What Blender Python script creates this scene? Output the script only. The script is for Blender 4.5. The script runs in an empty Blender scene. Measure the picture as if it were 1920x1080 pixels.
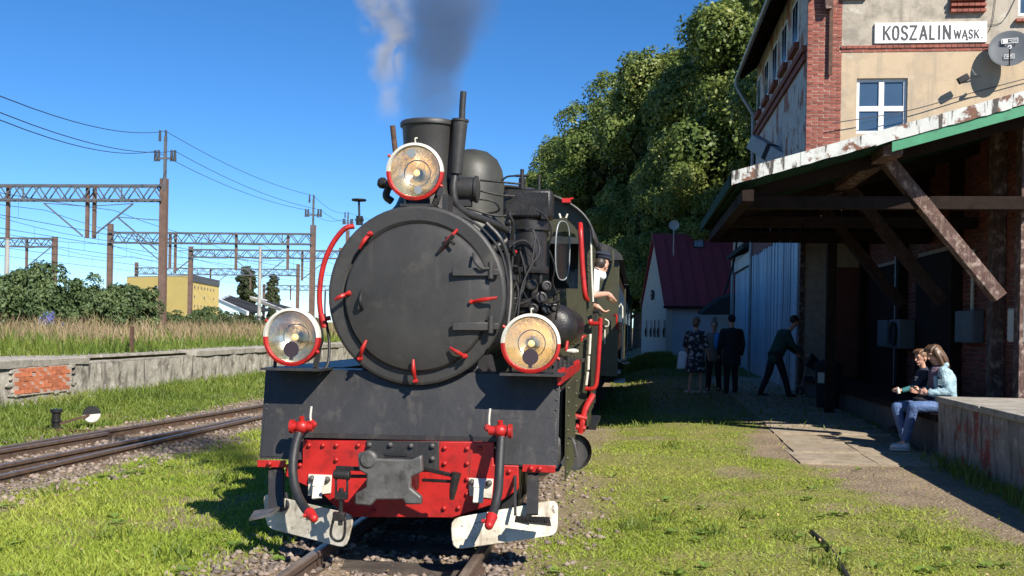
import bpy, math, random
import numpy as np
from mathutils import Vector, Matrix
random.seed(7); rng = np.random.default_rng(7)
S = bpy.context.scene; COL = S.collection
PI = math.pi
# ---------------- camera, sky, sun, exposure ----------------
FPX = 2000.0; PSI = math.atan(235/FPX); RHO = math.radians(1.0); H0 = 611.0
CAM = Vector((1.62, 0.0, 1.5))
cF = Vector((-math.sin(PSI), math.cos(PSI), 0)); cR = Vector((math.cos(PSI), math.sin(PSI), 0)); cU = Vector((0, 0, 1))
cam_d = bpy.data.cameras.new('camera'); cam_d.sensor_width = 36; cam_d.lens = FPX*36/1920
cam_d.shift_y = (H0-540)/1920; cam_d.clip_start = 0.1; cam_d.clip_end = 6000
cam = bpy.data.objects.new('camera', cam_d); COL.objects.link(cam)
rx = cR*math.cos(RHO)+cU*math.sin(RHO); ry = -cR*math.sin(RHO)+cU*math.cos(RHO)
M = Matrix((rx, ry, -cF)).transposed().to_4x4(); M.translation = CAM
cam.matrix_world = M; S.camera = cam
SUNV = Vector((-0.8, 1.0, -1.0)).normalized()
w = bpy.data.worlds.new('World'); S.world = w; w.use_nodes = True
nt = w.node_tree; nt.nodes.clear()
sky = nt.nodes.new('ShaderNodeTexSky'); sky.sky_type = 'NISHITA'; sky.sun_disc = False
sky.sun_elevation = math.asin(-SUNV.z); sky.sun_rotation = math.atan2(-SUNV.x, -SUNV.y)
sky.air_density = 0.66; sky.dust_density = 0.0; sky.ozone_density = 6.2; sky.altitude = 50
bg = nt.nodes.new('ShaderNodeBackground'); bg.inputs['Strength'].default_value = 0.094
wo = nt.nodes.new('ShaderNodeOutputWorld')
hs_ = nt.nodes.new('ShaderNodeHueSaturation'); hs_.inputs['Saturation'].default_value = 1.17; nt.links.new(sky.outputs[0], hs_.inputs['Color']); nt.links.new(hs_.outputs[0], bg.inputs[0]); nt.links.new(bg.outputs[0], wo.inputs[0])
sl = bpy.data.lights.new('sun', 'SUN'); sl.energy = 4.6; sl.angle = math.radians(0.5); sl.color = (1.0, 0.94, 0.84)
sun = bpy.data.objects.new('sun', sl); COL.objects.link(sun)
sun.rotation_euler = SUNV.to_track_quat('-Z', 'Y').to_euler(); sun.location = (20, -10, 20)
S.view_settings.view_transform = 'Standard'; S.view_settings.look = 'None'
S.view_settings.exposure = 0.75; S.view_settings.gamma = 1.0; S.view_settings.use_curve_mapping = False
S.render.engine = 'CYCLES'
try:
    S.cycles.use_denoising = True; S.cycles.denoiser = 'OPENIMAGEDENOISE'
except Exception: pass
S.cycles.max_bounces = 8; S.cycles.volume_step_rate = 1.0; S.cycles.caustics_reflective = False; S.cycles.caustics_refractive = False

def at(px, py, Y):
    u = (px-960)/FPX; v = (H0-py)/FPX
    a = u*math.cos(RHO)-v*math.sin(RHO); b = u*math.sin(RHO)+v*math.cos(RHO)
    r = cF+a*cR+b*cU
    return CAM+r*((Y-CAM.y)/r.y)

# ---------------- mesh builder ----------------
WL = {}
def V3(p): return Vector(p)
def frame(d):
    d = Vector(d).normalized(); a = Vector((0, 0, 1)) if abs(d.z) < .95 else Vector((0, 1, 0))
    x = a.cross(d).normalized(); return x, d.cross(x)
def spline(pts, k=6):
    P = [Vector(p) for p in pts]
    if len(P) < 3 or k < 2: return P
    Q = [P[0]*2-P[1]]+P+[P[-1]*2-P[-2]]; out = []
    for i in range(1, len(Q)-2):
        a, b, c, d = Q[i-1:i+3]
        for j in range(k):
            t = j/k
            out.append(.5*((2*b)+(c-a)*t+(2*a-5*b+4*c-d)*t*t+(3*b-a-3*c+d)*t**3))
    out.append(P[-1]); return out
class MB:
    def __init__(s): s.v = []; s.f = []; s.mi = []; s.cur = 0
    def add(s, vs, fs):
        n = len(s.v); s.v.extend([tuple(p) for p in vs])
        for f in fs: s.f.append(tuple(i+n for i in f)); s.mi.append(s.cur)
        return s
    def box(s, c, size, R=None):
        c = Vector(c); h = [x/2 for x in size]; vs = []
        for z in (-1, 1):
            for y in (-1, 1):
                for x in (-1, 1):
                    p = Vector((x*h[0], y*h[1], z*h[2]))
                    if R is not None: p = R @ p
                    vs.append(c+p)
        return s.add(vs, [(0, 2, 3, 1), (4, 5, 7, 6), (0, 1, 5, 4), (2, 6, 7, 3), (0, 4, 6, 2), (1, 3, 7, 5)])
    def bx(s, x0, x1, y0, y1, z0, z1): return s.box(((x0+x1)/2, (y0+y1)/2, (z0+z1)/2), (abs(x1-x0), abs(y1-y0), abs(z1-z0)))
    def bar(s, p, q, w, h, up=(0, 0, 1)):
        p = Vector(p); q = Vector(q); d = (q-p); L = d.length; d.normalize(); up = Vector(up)
        if abs(d.dot(up.normalized())) > .98: up = Vector((0, 1, 0))
        x = d.cross(up).normalized(); z = x.cross(d)
        R = Matrix((x, d, z)).transposed()
        return s.box((p+q)/2, (w, L, h), R)
    def cyl(s, p, q, r, r2=None, n=16, cap=True):
        r2 = r if r2 is None else r2; p = Vector(p); q = Vector(q); x, y = frame(q-p); vs = []
        for c, rr in ((p, r), (q, r2)):
            for i in range(n):
                a = 2*PI*i/n; vs.append(c+x*math.cos(a)*rr+y*math.sin(a)*rr)
        fs = [(i, (i+1) % n, n+(i+1) % n, n+i) for i in range(n)]
        if cap: fs += [tuple(range(n-1, -1, -1)), tuple(range(n, 2*n))]
        return s.add(vs, fs)
    def lathe(s, prof, o, d, n=24, a0=0, a1=2*PI, xdir=None):
        o = Vector(o); d = Vector(d).normalized(); x, y = frame(d)
        full = abs(a1-a0-2*PI) < 1e-6; m = n if full else n+1; vs = []
        for r, h in prof:
            for i in range(m):
                a = a0+(a1-a0)*i/n; vs.append(o+d*h+(x*math.cos(a)+y*math.sin(a))*max(r, 1e-4))
        fs = []
        for k in range(len(prof)-1):
            for i in range(n):
                j = (i+1) % m; fs.append((k*m+i, k*m+j, (k+1)*m+j, (k+1)*m+i))
        return s.add(vs, fs)
    def tube(s, pts, r, n=8, k=6, cap=True):
        P = spline(pts, k); m = len(P); rs = r if isinstance(r, (list, tuple)) else None; vs = []
        d0 = (P[1]-P[0]).normalized(); x, y = frame(d0)
        for i, p in enumerate(P):
            d = (P[min(i+1, m-1)]-P[max(i-1, 0)]).normalized()
            x = (x-d*x.dot(d)).normalized(); y = d.cross(x)
            if rs:
                t = i/(m-1)*(len(rs)-1); a = min(int(t), len(rs)-2); rr = rs[a]+(rs[a+1]-rs[a])*(t-a)
            else: rr = r
            for j in range(n):
                an = 2*PI*j/n; vs.append(p+x*math.cos(an)*rr+y*math.sin(an)*rr)
        fs = [(i*n+j, i*n+(j+1) % n, (i+1)*n+(j+1) % n, (i+1)*n+j) for i in range(m-1) for j in range(n)]
        if cap: fs += [tuple(range(n-1, -1, -1)), tuple((m-1)*n+j for j in range(n))]
        return s.add(vs, fs)
    def prism(s, poly, vec):
        n = len(poly); P = [Vector(p) for p in poly]; vec = Vector(vec)
        fs = [tuple(range(n-1, -1, -1)), tuple(range(n, 2*n))]+[(i, (i+1) % n, n+(i+1) % n, n+i) for i in range(n)]
        return s.add(P+[p+vec for p in P], fs)
    def sphere(s, c, r, nu=14, nv=9, R=None):
        c = Vector(c); r = r if isinstance(r, (tuple, list)) else (r, r, r); vs = []; fs = []
        for i in range(nv+1):
            th = PI*i/nv
            for j in range(nu):
                a = 2*PI*j/nu; p = Vector((r[0]*max(math.sin(th), 1e-3)*math.cos(a), r[1]*max(math.sin(th), 1e-3)*math.sin(a), r[2]*math.cos(th)))
                vs.append(c+(R @ p if R is not None else p))
        for i in range(nv):
            for j in range(nu): fs.append((i*nu+j, (i+1)*nu+j, (i+1)*nu+(j+1) % nu, i*nu+(j+1) % nu))
        fs += [tuple(range(nu)), tuple(range(nv*nu+nu-1, nv*nu-1, -1))]
        return s.add(vs, fs)
    def cap(s, p, q, r0, r1=None, n=10):
        r1 = r0 if r1 is None else r1
        s.sphere(p, r0, n, 7); s.sphere(q, r1, n, 7); return s.cyl(p, q, r0, r1, n)
    def build(s, name, mats, parent=None, loc=None, smooth=True, bevel=0, seg=2, ang=38, kind=None, remesh=0):
        org = Vector(loc) if loc is not None else (WL.get(parent.name, Vector((0, 0, 0))) if parent else Vector((0, 0, 0)))
        me = bpy.data.meshes.new(name)
        me.from_pydata([(x-org.x, y-org.y, z-org.z) for x, y, z in s.v], [], s.f)
        mats = mats if isinstance(mats, (list, tuple)) else [mats]
        for m in mats: me.materials.append(m)
        if len(mats) > 1: me.polygons.foreach_set('material_index', s.mi)
        if smooth:
            me.polygons.foreach_set('use_smooth', [True]*len(me.polygons))
            if not remesh: me.set_sharp_from_angle(angle=math.radians(ang))
        me.validate(); me.update()
        o = bpy.data.objects.new(name, me); COL.objects.link(o)
        if parent: o.parent = parent
        elif loc is not None: o.location = org
        WL[o.name] = org
        if bevel:
            b = o.modifiers.new('bevel', 'BEVEL'); b.width = bevel; b.segments = seg; b.limit_method = 'ANGLE'; b.angle_limit = math.radians(40); b.harden_normals = False
        if remesh:
            r = o.modifiers.new('remesh', 'REMESH'); r.mode = 'VOXEL'; r.voxel_size = remesh; r.use_smooth_shade = True
            q = o.modifiers.new('smooth', 'SMOOTH'); q.factor = .5; q.iterations = 4
        if kind: o['kind'] = kind
        return o
def tag(o, label=None, cat=None, group=None, kind=None):
    if label: o['label'] = label
    if cat: o['category'] = cat
    if group: o['group'] = group
    if kind: o['kind'] = kind
    return o
def thing(name, label, cat, loc=(0, 0, 0), group=None):
    o = bpy.data.objects.new(name, None); COL.objects.link(o); o.location = loc; o.empty_display_size = .2
    WL[o.name] = Vector(loc); return tag(o, label, cat, group)
def copy_tree(o, parent=None):
    c = o.copy(); COL.objects.link(c); c.parent = parent
    for ch in list(o.children): copy_tree(ch, c)
    return c
def share(name, src, parent, loc, rot=None, scale=None):      # another object on the same mesh, placed in parent's space
    o = bpy.data.objects.new(name, src.data if hasattr(src, 'data') and not isinstance(src, bpy.types.Mesh) else src)
    COL.objects.link(o); o.parent = parent; o.location = Vector(loc)-WL.get(parent.name, Vector((0, 0, 0)))
    if rot is not None: o.rotation_euler = rot
    if scale is not None: o.scale = scale
    WL[o.name] = WL.get(parent.name, Vector((0, 0, 0)))
    return o
def unit_box_mesh(name, mat, sx, sy, sz, jig=0.0):
    m = MB().box((0, 0, 0), (sx, sy, sz)); me = bpy.data.meshes.new(name)
    vs = [(x+random.uniform(-jig, jig), y+random.uniform(-jig, jig), z+random.uniform(-jig, jig)) for x, y, z in m.v]
    me.from_pydata(vs, [], m.f); me.materials.append(mat); return me
def raw_mesh(name, verts, faces_flat, loop_total, mat, smooth=False):
    me = bpy.data.meshes.new(name); nv = len(verts); me.vertices.add(nv); me.vertices.foreach_set('co', np.asarray(verts, np.float32).ravel())
    me.loops.add(len(faces_flat)); me.loops.foreach_set('vertex_index', np.asarray(faces_flat, np.int32))
    lt = np.asarray(loop_total, np.int32); ls = np.concatenate(([0], np.cumsum(lt)[:-1])).astype(np.int32)
    me.polygons.add(len(lt)); me.polygons.foreach_set('loop_start', ls)
    try: me.polygons.foreach_set('loop_total', lt)
    except Exception: pass
    me.materials.append(mat); me.update(calc_edges=True); me.validate()
    if smooth: me.polygons.foreach_set('use_smooth', [True]*len(lt))
    return me
# ---------------- noise ----------------
_T = rng.random((256, 256))
def vnoise(x, y):
    x = np.asarray(x, float); y = np.asarray(y, float); xi = np.floor(x).astype(int); yi = np.floor(y).astype(int); fx = x-xi; fy = y-yi
    fx = fx*fx*(3-2*fx); fy = fy*fy*(3-2*fy); g = lambda a, b: _T[a % 256, b % 256]
    return (g(xi, yi)*(1-fx)+g(xi+1, yi)*fx)*(1-fy)+(g(xi, yi+1)*(1-fx)+g(xi+1, yi+1)*fx)*fy
def fbm(x, y, o=4): return sum(vnoise(x*2**i+17*i, y*2**i+31*i)*.5**i for i in range(o))/sum(.5**i for i in range(o))
def sst(t): t = np.clip(t, 0, 1); return t*t*(3-2*t)
# ---------------- materials ----------------
def pm(name, col, rough=.6, metal=0.0, var=.25, scale=4.0, bump=.0, bscale=40.0, bdist=.02, dirt=None, spots=None, streak=None, island=0.0, objrand=0.0, spec=.5, coat=0.0, trans=None):
    m = bpy.data.materials.new(name); m.use_nodes = True; N = m.node_tree.nodes; L = m.node_tree.links
    b = N['Principled BSDF']; tc = N.new('ShaderNodeTexCoord'); co = tc.outputs['Object']
    def rgb(c): r = N.new('ShaderNodeRGB'); r.outputs[0].default_value = (*c, 1); return r.outputs[0]
    def mixc(f, a, c):
        x = N.new('ShaderNodeMix'); x.data_type = 'RGBA'
        if isinstance(f, float): x.inputs[0].default_value = f
        else: L.new(f, x.inputs[0])
        L.new(a, x.inputs[6]); L.new(c, x.inputs[7]); return x.outputs[2]
    def noise(s, detail=6, mapv=None, r=.6):
        n = N.new('ShaderNodeTexNoise'); n.inputs['Scale'].default_value = s; n.inputs['Detail'].default_value = detail; n.inputs['Roughness'].default_value = r
        if mapv:
            mp = N.new('ShaderNodeMapping'); mp.inputs['Scale'].default_value = mapv; L.new(co, mp.inputs[0]); L.new(mp.outputs[0], n.inputs[0])
        else: L.new(co, n.inputs[0])
        return n.outputs[0]
    def ramp(f, a, c):
        r = N.new('ShaderNodeMapRange'); r.inputs[1].default_value = a; r.inputs[2].default_value = c; L.new(f, r.inputs[0]); return r.outputs[0]
    base = rgb(col)
    if var:
        lo = tuple(c*(1-var) for c in col); hi = tuple(min(1, c*(1+var)) for c in col)
        base = mixc(ramp(noise(scale), .3, .7), rgb(lo), rgb(hi))
    if island or objrand:
        if island: src = N.new('ShaderNodeNewGeometry').outputs['Random Per Island']; k = island
        else: src = N.new('ShaderNodeObjectInfo').outputs['Random']; k = objrand
        mx = N.new('ShaderNodeHueSaturation'); r = ramp(src, 0, 1); rr = N.new('ShaderNodeMapRange'); rr.inputs[3].default_value = 1-k; rr.inputs[4].default_value = 1+k
        L.new(r, rr.inputs[0]); L.new(rr.outputs[0], mx.inputs['Value']); L.new(base, mx.inputs['Color']); base = mx.outputs[0]
    for sp in (dirt, spots):
        if sp:   # (colour, scale, lo, hi)
            base = mixc(ramp(noise(sp[1], 8, None, .65), sp[2], sp[3]), base, rgb(sp[0]))
    if streak:   # (colour, (sx,sy,sz), lo, hi)
        base = mixc(ramp(noise(1.0, 7, streak[1]), streak[2], streak[3]), base, rgb(streak[0]))
    L.new(base, b.inputs['Base Color'])
    b.inputs['Metallic'].default_value = metal; b.inputs['Specular IOR Level'].default_value = spec
    rn = N.new('ShaderNodeMapRange'); rn.inputs[3].default_value = max(.03, rough-.12); rn.inputs[4].default_value = min(1, rough+.12); L.new(noise(scale*3), rn.inputs[0]); L.new(rn.outputs[0], b.inputs['Roughness'])
    if coat: b.inputs['Coat Weight'].default_value = coat
    if bump:
        bp = N.new('ShaderNodeBump'); bp.inputs['Strength'].default_value = bump; bp.inputs['Distance'].default_value = bdist; L.new(noise(bscale, 8), bp.inputs['Height']); L.new(bp.outputs[0], b.inputs['Normal'])
    if trans:
        tr = N.new('ShaderNodeBsdfTranslucent'); L.new(base, tr.inputs[0]); ms = N.new('ShaderNodeMixShader'); ms.inputs[0].default_value = trans
        L.new(b.outputs[0], ms.inputs[1]); L.new(tr.outputs[0], ms.inputs[2]); L.new(ms.outputs[0], N['Material Output'].inputs[0])
    return m
def foliage(name, stops, rough=.55, trans=.25, spec=.3):
    m = bpy.data.materials.new(name); m.use_nodes = True; N = m.node_tree.nodes; L = m.node_tree.links; b = N['Principled BSDF']
    g = N.new('ShaderNodeNewGeometry'); tc = N.new('ShaderNodeTexCoord'); n = N.new('ShaderNodeTexNoise'); n.inputs['Scale'].default_value = .45; n.inputs['Detail'].default_value = 3
    L.new(tc.outputs['Object'], n.inputs[0])
    a = N.new('ShaderNodeMath'); a.operation = "MULTIPLY_ADD"; a.inputs[1].default_value = .36; L.new(g.outputs['Random Per Island'], a.inputs[0])
    s = N.new('ShaderNodeMapRange'); s.inputs[1].default_value = .3; s.inputs[2].default_value = .7; s.inputs[4].default_value = .64; L.new(n.outputs[0], s.inputs[0]); L.new(s.outputs[0], a.inputs[2])
    r = N.new('ShaderNodeValToRGB'); e = r.color_ramp.elements
    for i, (p, c) in enumerate(stops):
        x = e[i] if i < 2 else e.new(p); x.position = p; x.color = (*c, 1)
    L.new(a.outputs[0], r.inputs[0]); L.new(r.outputs[0], b.inputs['Base Color']); b.inputs['Roughness'].default_value = rough; b.inputs['Specular IOR Level'].default_value = spec
    tr = N.new('ShaderNodeBsdfTranslucent'); L.new(r.outputs[0], tr.inputs[0]); ms = N.new('ShaderNodeMixShader'); ms.inputs[0].default_value = trans
    L.new(b.outputs[0], ms.inputs[1]); L.new(tr.outputs[0], ms.inputs[2]); L.new(ms.outputs[0], N['Material Output'].inputs[0]); return m
def glass(name, tint=(.9, .95, .93), alpha=.25, rough=.03):
    m = bpy.data.materials.new(name); m.use_nodes = True; N = m.node_tree.nodes; L = m.node_tree.links; N.clear()
    o = N.new('ShaderNodeOutputMaterial'); t = N.new('ShaderNodeBsdfTransparent'); t.inputs[0].default_value = (*tint, 1)
    g = N.new('ShaderNodeBsdfGlossy'); g.inputs['Roughness'].default_value = rough; fr = N.new('ShaderNodeFresnel'); fr.inputs[0].default_value = 1.5
    ad = N.new('ShaderNodeMath'); ad.operation = 'ADD'; ad.inputs[1].default_value = alpha; L.new(fr.outputs[0], ad.inputs[0])
    mx = N.new('ShaderNodeMixShader'); L.new(ad.outputs[0], mx.inputs[0]); L.new(t.outputs[0], mx.inputs[1]); L.new(g.outputs[0], mx.inputs[2]); L.new(mx.outputs[0], o.inputs[0]); return m
K = {}
K['black'] = pm('black_paint', (.030, .029, .029), .46, var=.3, scale=2, bump=.3, bscale=9, bdist=.012, dirt=((.10, .088, .072), 5, .57, .8), spots=((.062, .045, .034), 21, .62, .72), streak=((.062, .054, .046), (14, 14, .9), .56, .74))
K['door'] = pm('smokebox_paint', (.035, .033, .031), .5, var=.3, scale=2.2, bump=.28, bscale=7, bdist=.012, dirt=((.082, .072, .06), 4, .56, .8), spots=((.058, .042, .032), 24, .63, .72), streak=((.055, .05, .045), (11, 11, 1.2), .58, .76))
K['iron'] = pm('oily_iron', (.028, .026, .025), .38, metal=.35, var=.4, scale=9, bump=.2, bscale=60, dirt=((.07, .05, .04), 14, .55, .8))
K['steel'] = pm('bare_steel', (.12, .115, .108), .5, metal=.3, var=.3, scale=8, bump=.15, bscale=60, dirt=((.03, .025, .02), 10, .5, .75))
K['red'] = pm('red_paint', (.43, .016, .013), .42, var=.18, scale=5, dirt=((.15, .013, .010), 11, .5, .78), streak=((.12, .03, .022), (18, 18, 1.6), .60, .78), bump=.05, bscale=30)
K['olive'] = pm('olive_paint', (.052, .050, .026), .42, var=.18, scale=3, dirt=((.025, .022, .014), 5, .52, .8), bump=.05, bscale=30)
K['dome'] = pm('dome_paint', (.046, .046, .036), .5, var=.2, scale=4, dirt=((.03, .028, .022), 5, .5, .75), streak=((.028, .027, .022), (6, 6, .7), .55, .75))
K['white'] = pm('white_paint', (.62, .59, .50), .5, var=.06, scale=6, dirt=((.33, .29, .22), 9, .56, .8))
K['plow'] = pm('chipped_white', (.60, .56, .46), .55, var=.12, scale=5, dirt=((.27, .22, .15), 4.5, .44, .66), streak=((.22, .17, .11), (16, 16, 2), .56, .72), spots=((.10, .06, .04), 13, .61, .67), bump=.1, bscale=20)
K['rubber'] = pm('rubber', (.02, .02, .021), .55, var=.3, scale=12, bump=.15, bscale=60)
K['rust'] = pm('rust_brown', (.085, .045, .03), .8, var=.35, scale=9, bump=.4, bscale=50, dirt=((.17, .085, .05), 12, .5, .75))
K['rail'] = pm('rail_steel', (.12, .085, .065), .5, metal=.2, var=.3, scale=10, bump=.2, bscale=50, dirt=((.14, .07, .04), 14, .5, .7))
K['railtop'] = pm('worn_rail_top', (.26, .2, .15), .38, metal=.55, var=.25, scale=10)
K['wood'] = pm('sleeper_wood', (.075, .058, .045), .85, var=.35, scale=6, bump=.6, bscale=30, streak=((.03, .024, .02), (3, 30, 30), .5, .7))
K['stone'] = pm('ballast_stone', (.23, .18, .145), .9, var=.25, scale=6, island=.45, bump=.3, bscale=50)
K['concrete'] = pm('old_concrete', (.40, .37, .31), .9, var=.3, scale=2.0, bump=.6, bscale=25, dirt=((.13, .115, .09), 3.2, .47, .66), spots=((.62, .59, .51), 6, .55, .7), streak=((.10, .09, .075), (6, 6, 1.1), .53, .68))
K['conc_top'] = pm('worn_concrete_top', (.36, .33, .28), .9, var=.2, scale=3, bump=.5, bscale=30, dirt=((.16, .15, .11), 4, .5, .7))
K['slab'] = pm('paving_slab', (.36, .295, .215), .9, var=.2, scale=3, objrand=.08, bump=.5, bscale=40, dirt=((.235, .18, .12), 3.5, .44, .66), spots=((.12, .10, .065), 13, .6, .72))
K['platface'] = pm('painted_platform_face', (.28, .26, .235), .9, var=.25, scale=3, bump=.4, bscale=30, dirt=((.27, .055, .045), 1.9, .52, .6), streak=((.075, .065, .06), (8, 8, 1.6), .52, .66), spots=((.46, .44, .4), 6, .57, .68))
K['brick'] = pm('red_brick', (.27, .082, .056), .85, var=.22, scale=14, objrand=.28, bump=.4, bscale=40, dirt=((.17, .07, .055), 9, .55, .8))
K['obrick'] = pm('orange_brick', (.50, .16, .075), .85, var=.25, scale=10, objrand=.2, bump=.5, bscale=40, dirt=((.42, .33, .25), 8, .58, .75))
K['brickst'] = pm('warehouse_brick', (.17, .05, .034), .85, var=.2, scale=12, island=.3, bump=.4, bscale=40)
K['mortar'] = pm('mortar', (.44, .35, .29), .95, var=.2, scale=8, bump=.4, bscale=60)
K['render'] = pm('cream_render', (.50, .385, .255), .9, var=.07, scale=1.3, bump=.25, bscale=30, dirt=((.37, .30, .22), 1.8, .50, .7), spots=((.54, .45, .34), 3.4, .58, .72), streak=((.36, .29, .21), (5, 5, .5), .56, .75))
K['render_up'] = pm('weathered_render', (.42, .37, .295), .9, var=.16, scale=1.3, bump=.35, bscale=30, dirt=((.27, .235, .19), 2.2, .47, .64), streak=((.24, .21, .17), (4, 4, .5), .55, .74), spots=((.56, .52, .45), 3.0, .57, .7))
K['plaster'] = pm('grey_plaster', (.42, .43, .42), .9, var=.1, scale=2, bump=.2, bscale=30, spots=((.25, .12, .09), 1.1, .53, .56), dirt=((.28, .27, .25), 3, .5, .7))
K['plank'] = pm('blue_white_planks', (.42, .50, .56), .7, var=.12, scale=6, objrand=.22, bump=.25, bscale=40, streak=((.16, .2, .24), (14, 14, .6), .57, .7))
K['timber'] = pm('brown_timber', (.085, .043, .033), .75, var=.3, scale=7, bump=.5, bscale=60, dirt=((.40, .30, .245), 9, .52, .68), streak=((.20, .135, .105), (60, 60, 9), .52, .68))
K['shadetimber'] = pm('shaded_timber', (.042, .024, .019), .85, var=.35, scale=7, bump=.4, bscale=50, spec=.2, streak=((.085, .055, .043), (50, 50, 8), .55, .7))  # copy of the brown timber with the canopy's shade put into its colour
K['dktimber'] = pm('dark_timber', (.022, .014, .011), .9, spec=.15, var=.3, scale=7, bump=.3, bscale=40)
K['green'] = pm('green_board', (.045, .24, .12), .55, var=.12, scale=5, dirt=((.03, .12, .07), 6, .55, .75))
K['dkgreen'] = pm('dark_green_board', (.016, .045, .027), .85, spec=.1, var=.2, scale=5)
K['flash'] = pm('rusty_white_flashing', (.55, .56, .53), .6, var=.1, scale=4, dirt=((.36, .35, .31), 6, .5, .7), spots=((.16, .07, .04), 4.5, .555, .60), streak=((.06, .05, .042), (12, 12, 2.0), .555, .61), bump=.2, bscale=20)
K['felt'] = pm('roof_felt', (.04, .04, .04), .95, spec=.1, var=.2, scale=5)
K['rooftile'] = pm('dark_roof', (.05, .04, .038), .8, var=.3, scale=5)
K['redroof'] = pm('maroon_roof', (.21, .024, .030), .5, var=.12, scale=4, objrand=.1)
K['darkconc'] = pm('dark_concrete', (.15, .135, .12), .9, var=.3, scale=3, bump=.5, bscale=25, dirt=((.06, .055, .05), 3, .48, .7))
K['pwall'] = pm('pale_wall', (.36, .37, .34), .9, var=.08, scale=2, dirt=((.36, .36, .32), 2, .5, .75))
K['bwall'] = pm('bluegrey_wall', (.33, .37, .42), .9, var=.1, scale=2)
K['pvc'] = pm('white_pvc', (.8, .8, .78), .35, var=.03)
K['zinc'] = pm('zinc_grey', (.27, .29, .30), .5, metal=.3, var=.15, scale=5)
K['sign'] = pm('sign_white', (.84, .83, .79), .5, var=.03, scale=5)
K['letter'] = pm('letter_grey', (.055, .055, .06), .6, var=.1)
K['dish'] = pm('dish_grey', (.12, .13, .14), .5, var=.08)
K['yellow'] = pm('yellow_render', (.78, .58, .20), .85, var=.05, scale=.8)
K['mast'] = pm('mast_brown', (.15, .095, .075), .8, var=.25, scale=3)
K['girder'] = pm('girder_grey', (.10, .11, .125), .7, var=.2, scale=2)
K['polec'] = pm('concrete_pole', (.36, .35, .33), .85, var=.15, scale=2)
K['wire'] = pm('wire_dark', (.035, .04, .05), .6, var=0)
K['darkwin'] = pm('dark_window', (.015, .02, .025), .12, var=.2)
K['winglass'] = pm('window_glass', (.045, .08, .13), .06, var=.15, scale=1.2, spec=.9)
K['curtain'] = pm('curtain', (.42, .44, .46), .9, var=.1)
K['blackm'] = pm('matt_black', (.012, .012, .013), .7, var=.2)
K['grey'] = pm('grey_box', (.10, .115, .13), .6, var=.15, scale=5, dirt=((.12, .12, .12), 6, .55, .75))
K['bark'] = pm('bark', (.085, .065, .05), .9, var=.35, scale=4, bump=.7, bscale=15)
K['soil'] = None
K['skin'] = pm('skin', (.56, .31, .22), .5, var=.06, scale=10)
K['lips'] = pm('lips', (.40, .13, .11), .5, var=0)
K['eye'] = pm('eye_dark', (.02, .015, .012), .25, var=0)
K['hair'] = pm('brown_hair', (.10, .055, .032), .45, var=.3, scale=20, streak=((.2, .12, .075), (60, 60, 4), .5, .7))
K['hairlt'] = pm('light_brown_hair', (.16, .085, .045), .5, var=.25, scale=20)
K['hairdk'] = pm('dark_hair', (.035, .025, .02), .5, var=.2, scale=20)
K['denimlt'] = pm('pale_denim', (.36, .50, .54), .85, var=.15, scale=9, bump=1.0, bscale=15, bdist=.05, dirt=((.17, .29, .36), 11, .5, .68))
K['jeans'] = pm('blue_jeans', (.085, .145, .30), .85, var=.2, scale=7, bump=.9, bscale=16, bdist=.035, dirt=((.2, .28, .45), 6, .52, .75))
K['navy'] = pm('navy_cloth', (.018, .024, .045), .85, var=.2, scale=9)
K['purple'] = pm('mauve_shirt', (.13, .085, .12), .85, var=.2, scale=9, spots=((.5, .48, .5), 22, .62, .66))
K['shirtw'] = pm('white_shirt', (.72, .75, .78), .8, var=.05, scale=6, bump=.9, bscale=14, bdist=.035)
K['shoe'] = pm('white_shoe', (.60, .58, .56), .7, var=.1)
K['dkcloth'] = pm('black_cloth', (.014, .015, .02), .9, var=.2, scale=8)
K['greencl'] = pm('green_jacket', (.028, .075, .06), .9, var=.15, scale=8)
K['pattern'] = pm('leaf_print_cloth', (.022, .024, .034), .9, var=.1, scale=8, spots=((.42, .42, .44), 11, .535, .575))
K['teal'] = pm('teal_cloth', (.03, .16, .17), .8, var=.1)
K['bagw'] = pm('white_bag', (.80, .81, .84), .7, var=.05)
K['bagb'] = pm('blue_bag', (.03, .22, .55), .7, var=.08)
K['beige'] = pm('beige_cloth', (.20, .18, .15), .9, var=.1)
K['reflector'] = pm('mirror_reflector', (.95, .86, .70), .22, metal=1.0, var=.06, scale=8, bump=.2, bscale=14, spots=((.88, .66, .38), 4, .54, .78))
K['lens'] = glass('lamp_lens', (.96, .98, .96), .10)
K['amber'] = pm('amber_bulb', (.9, .5, .12), .15, var=.1, spec=.9); _b = K['amber'].node_tree.nodes['Principled BSDF']; _b.inputs['Emission Color'].default_value = (1, .62, .25, 1); _b.inputs['Emission Strength'].default_value = 0.7
K['cabglass'] = glass('cab_glass', (.62, .68, .62), .06, .3)
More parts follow.
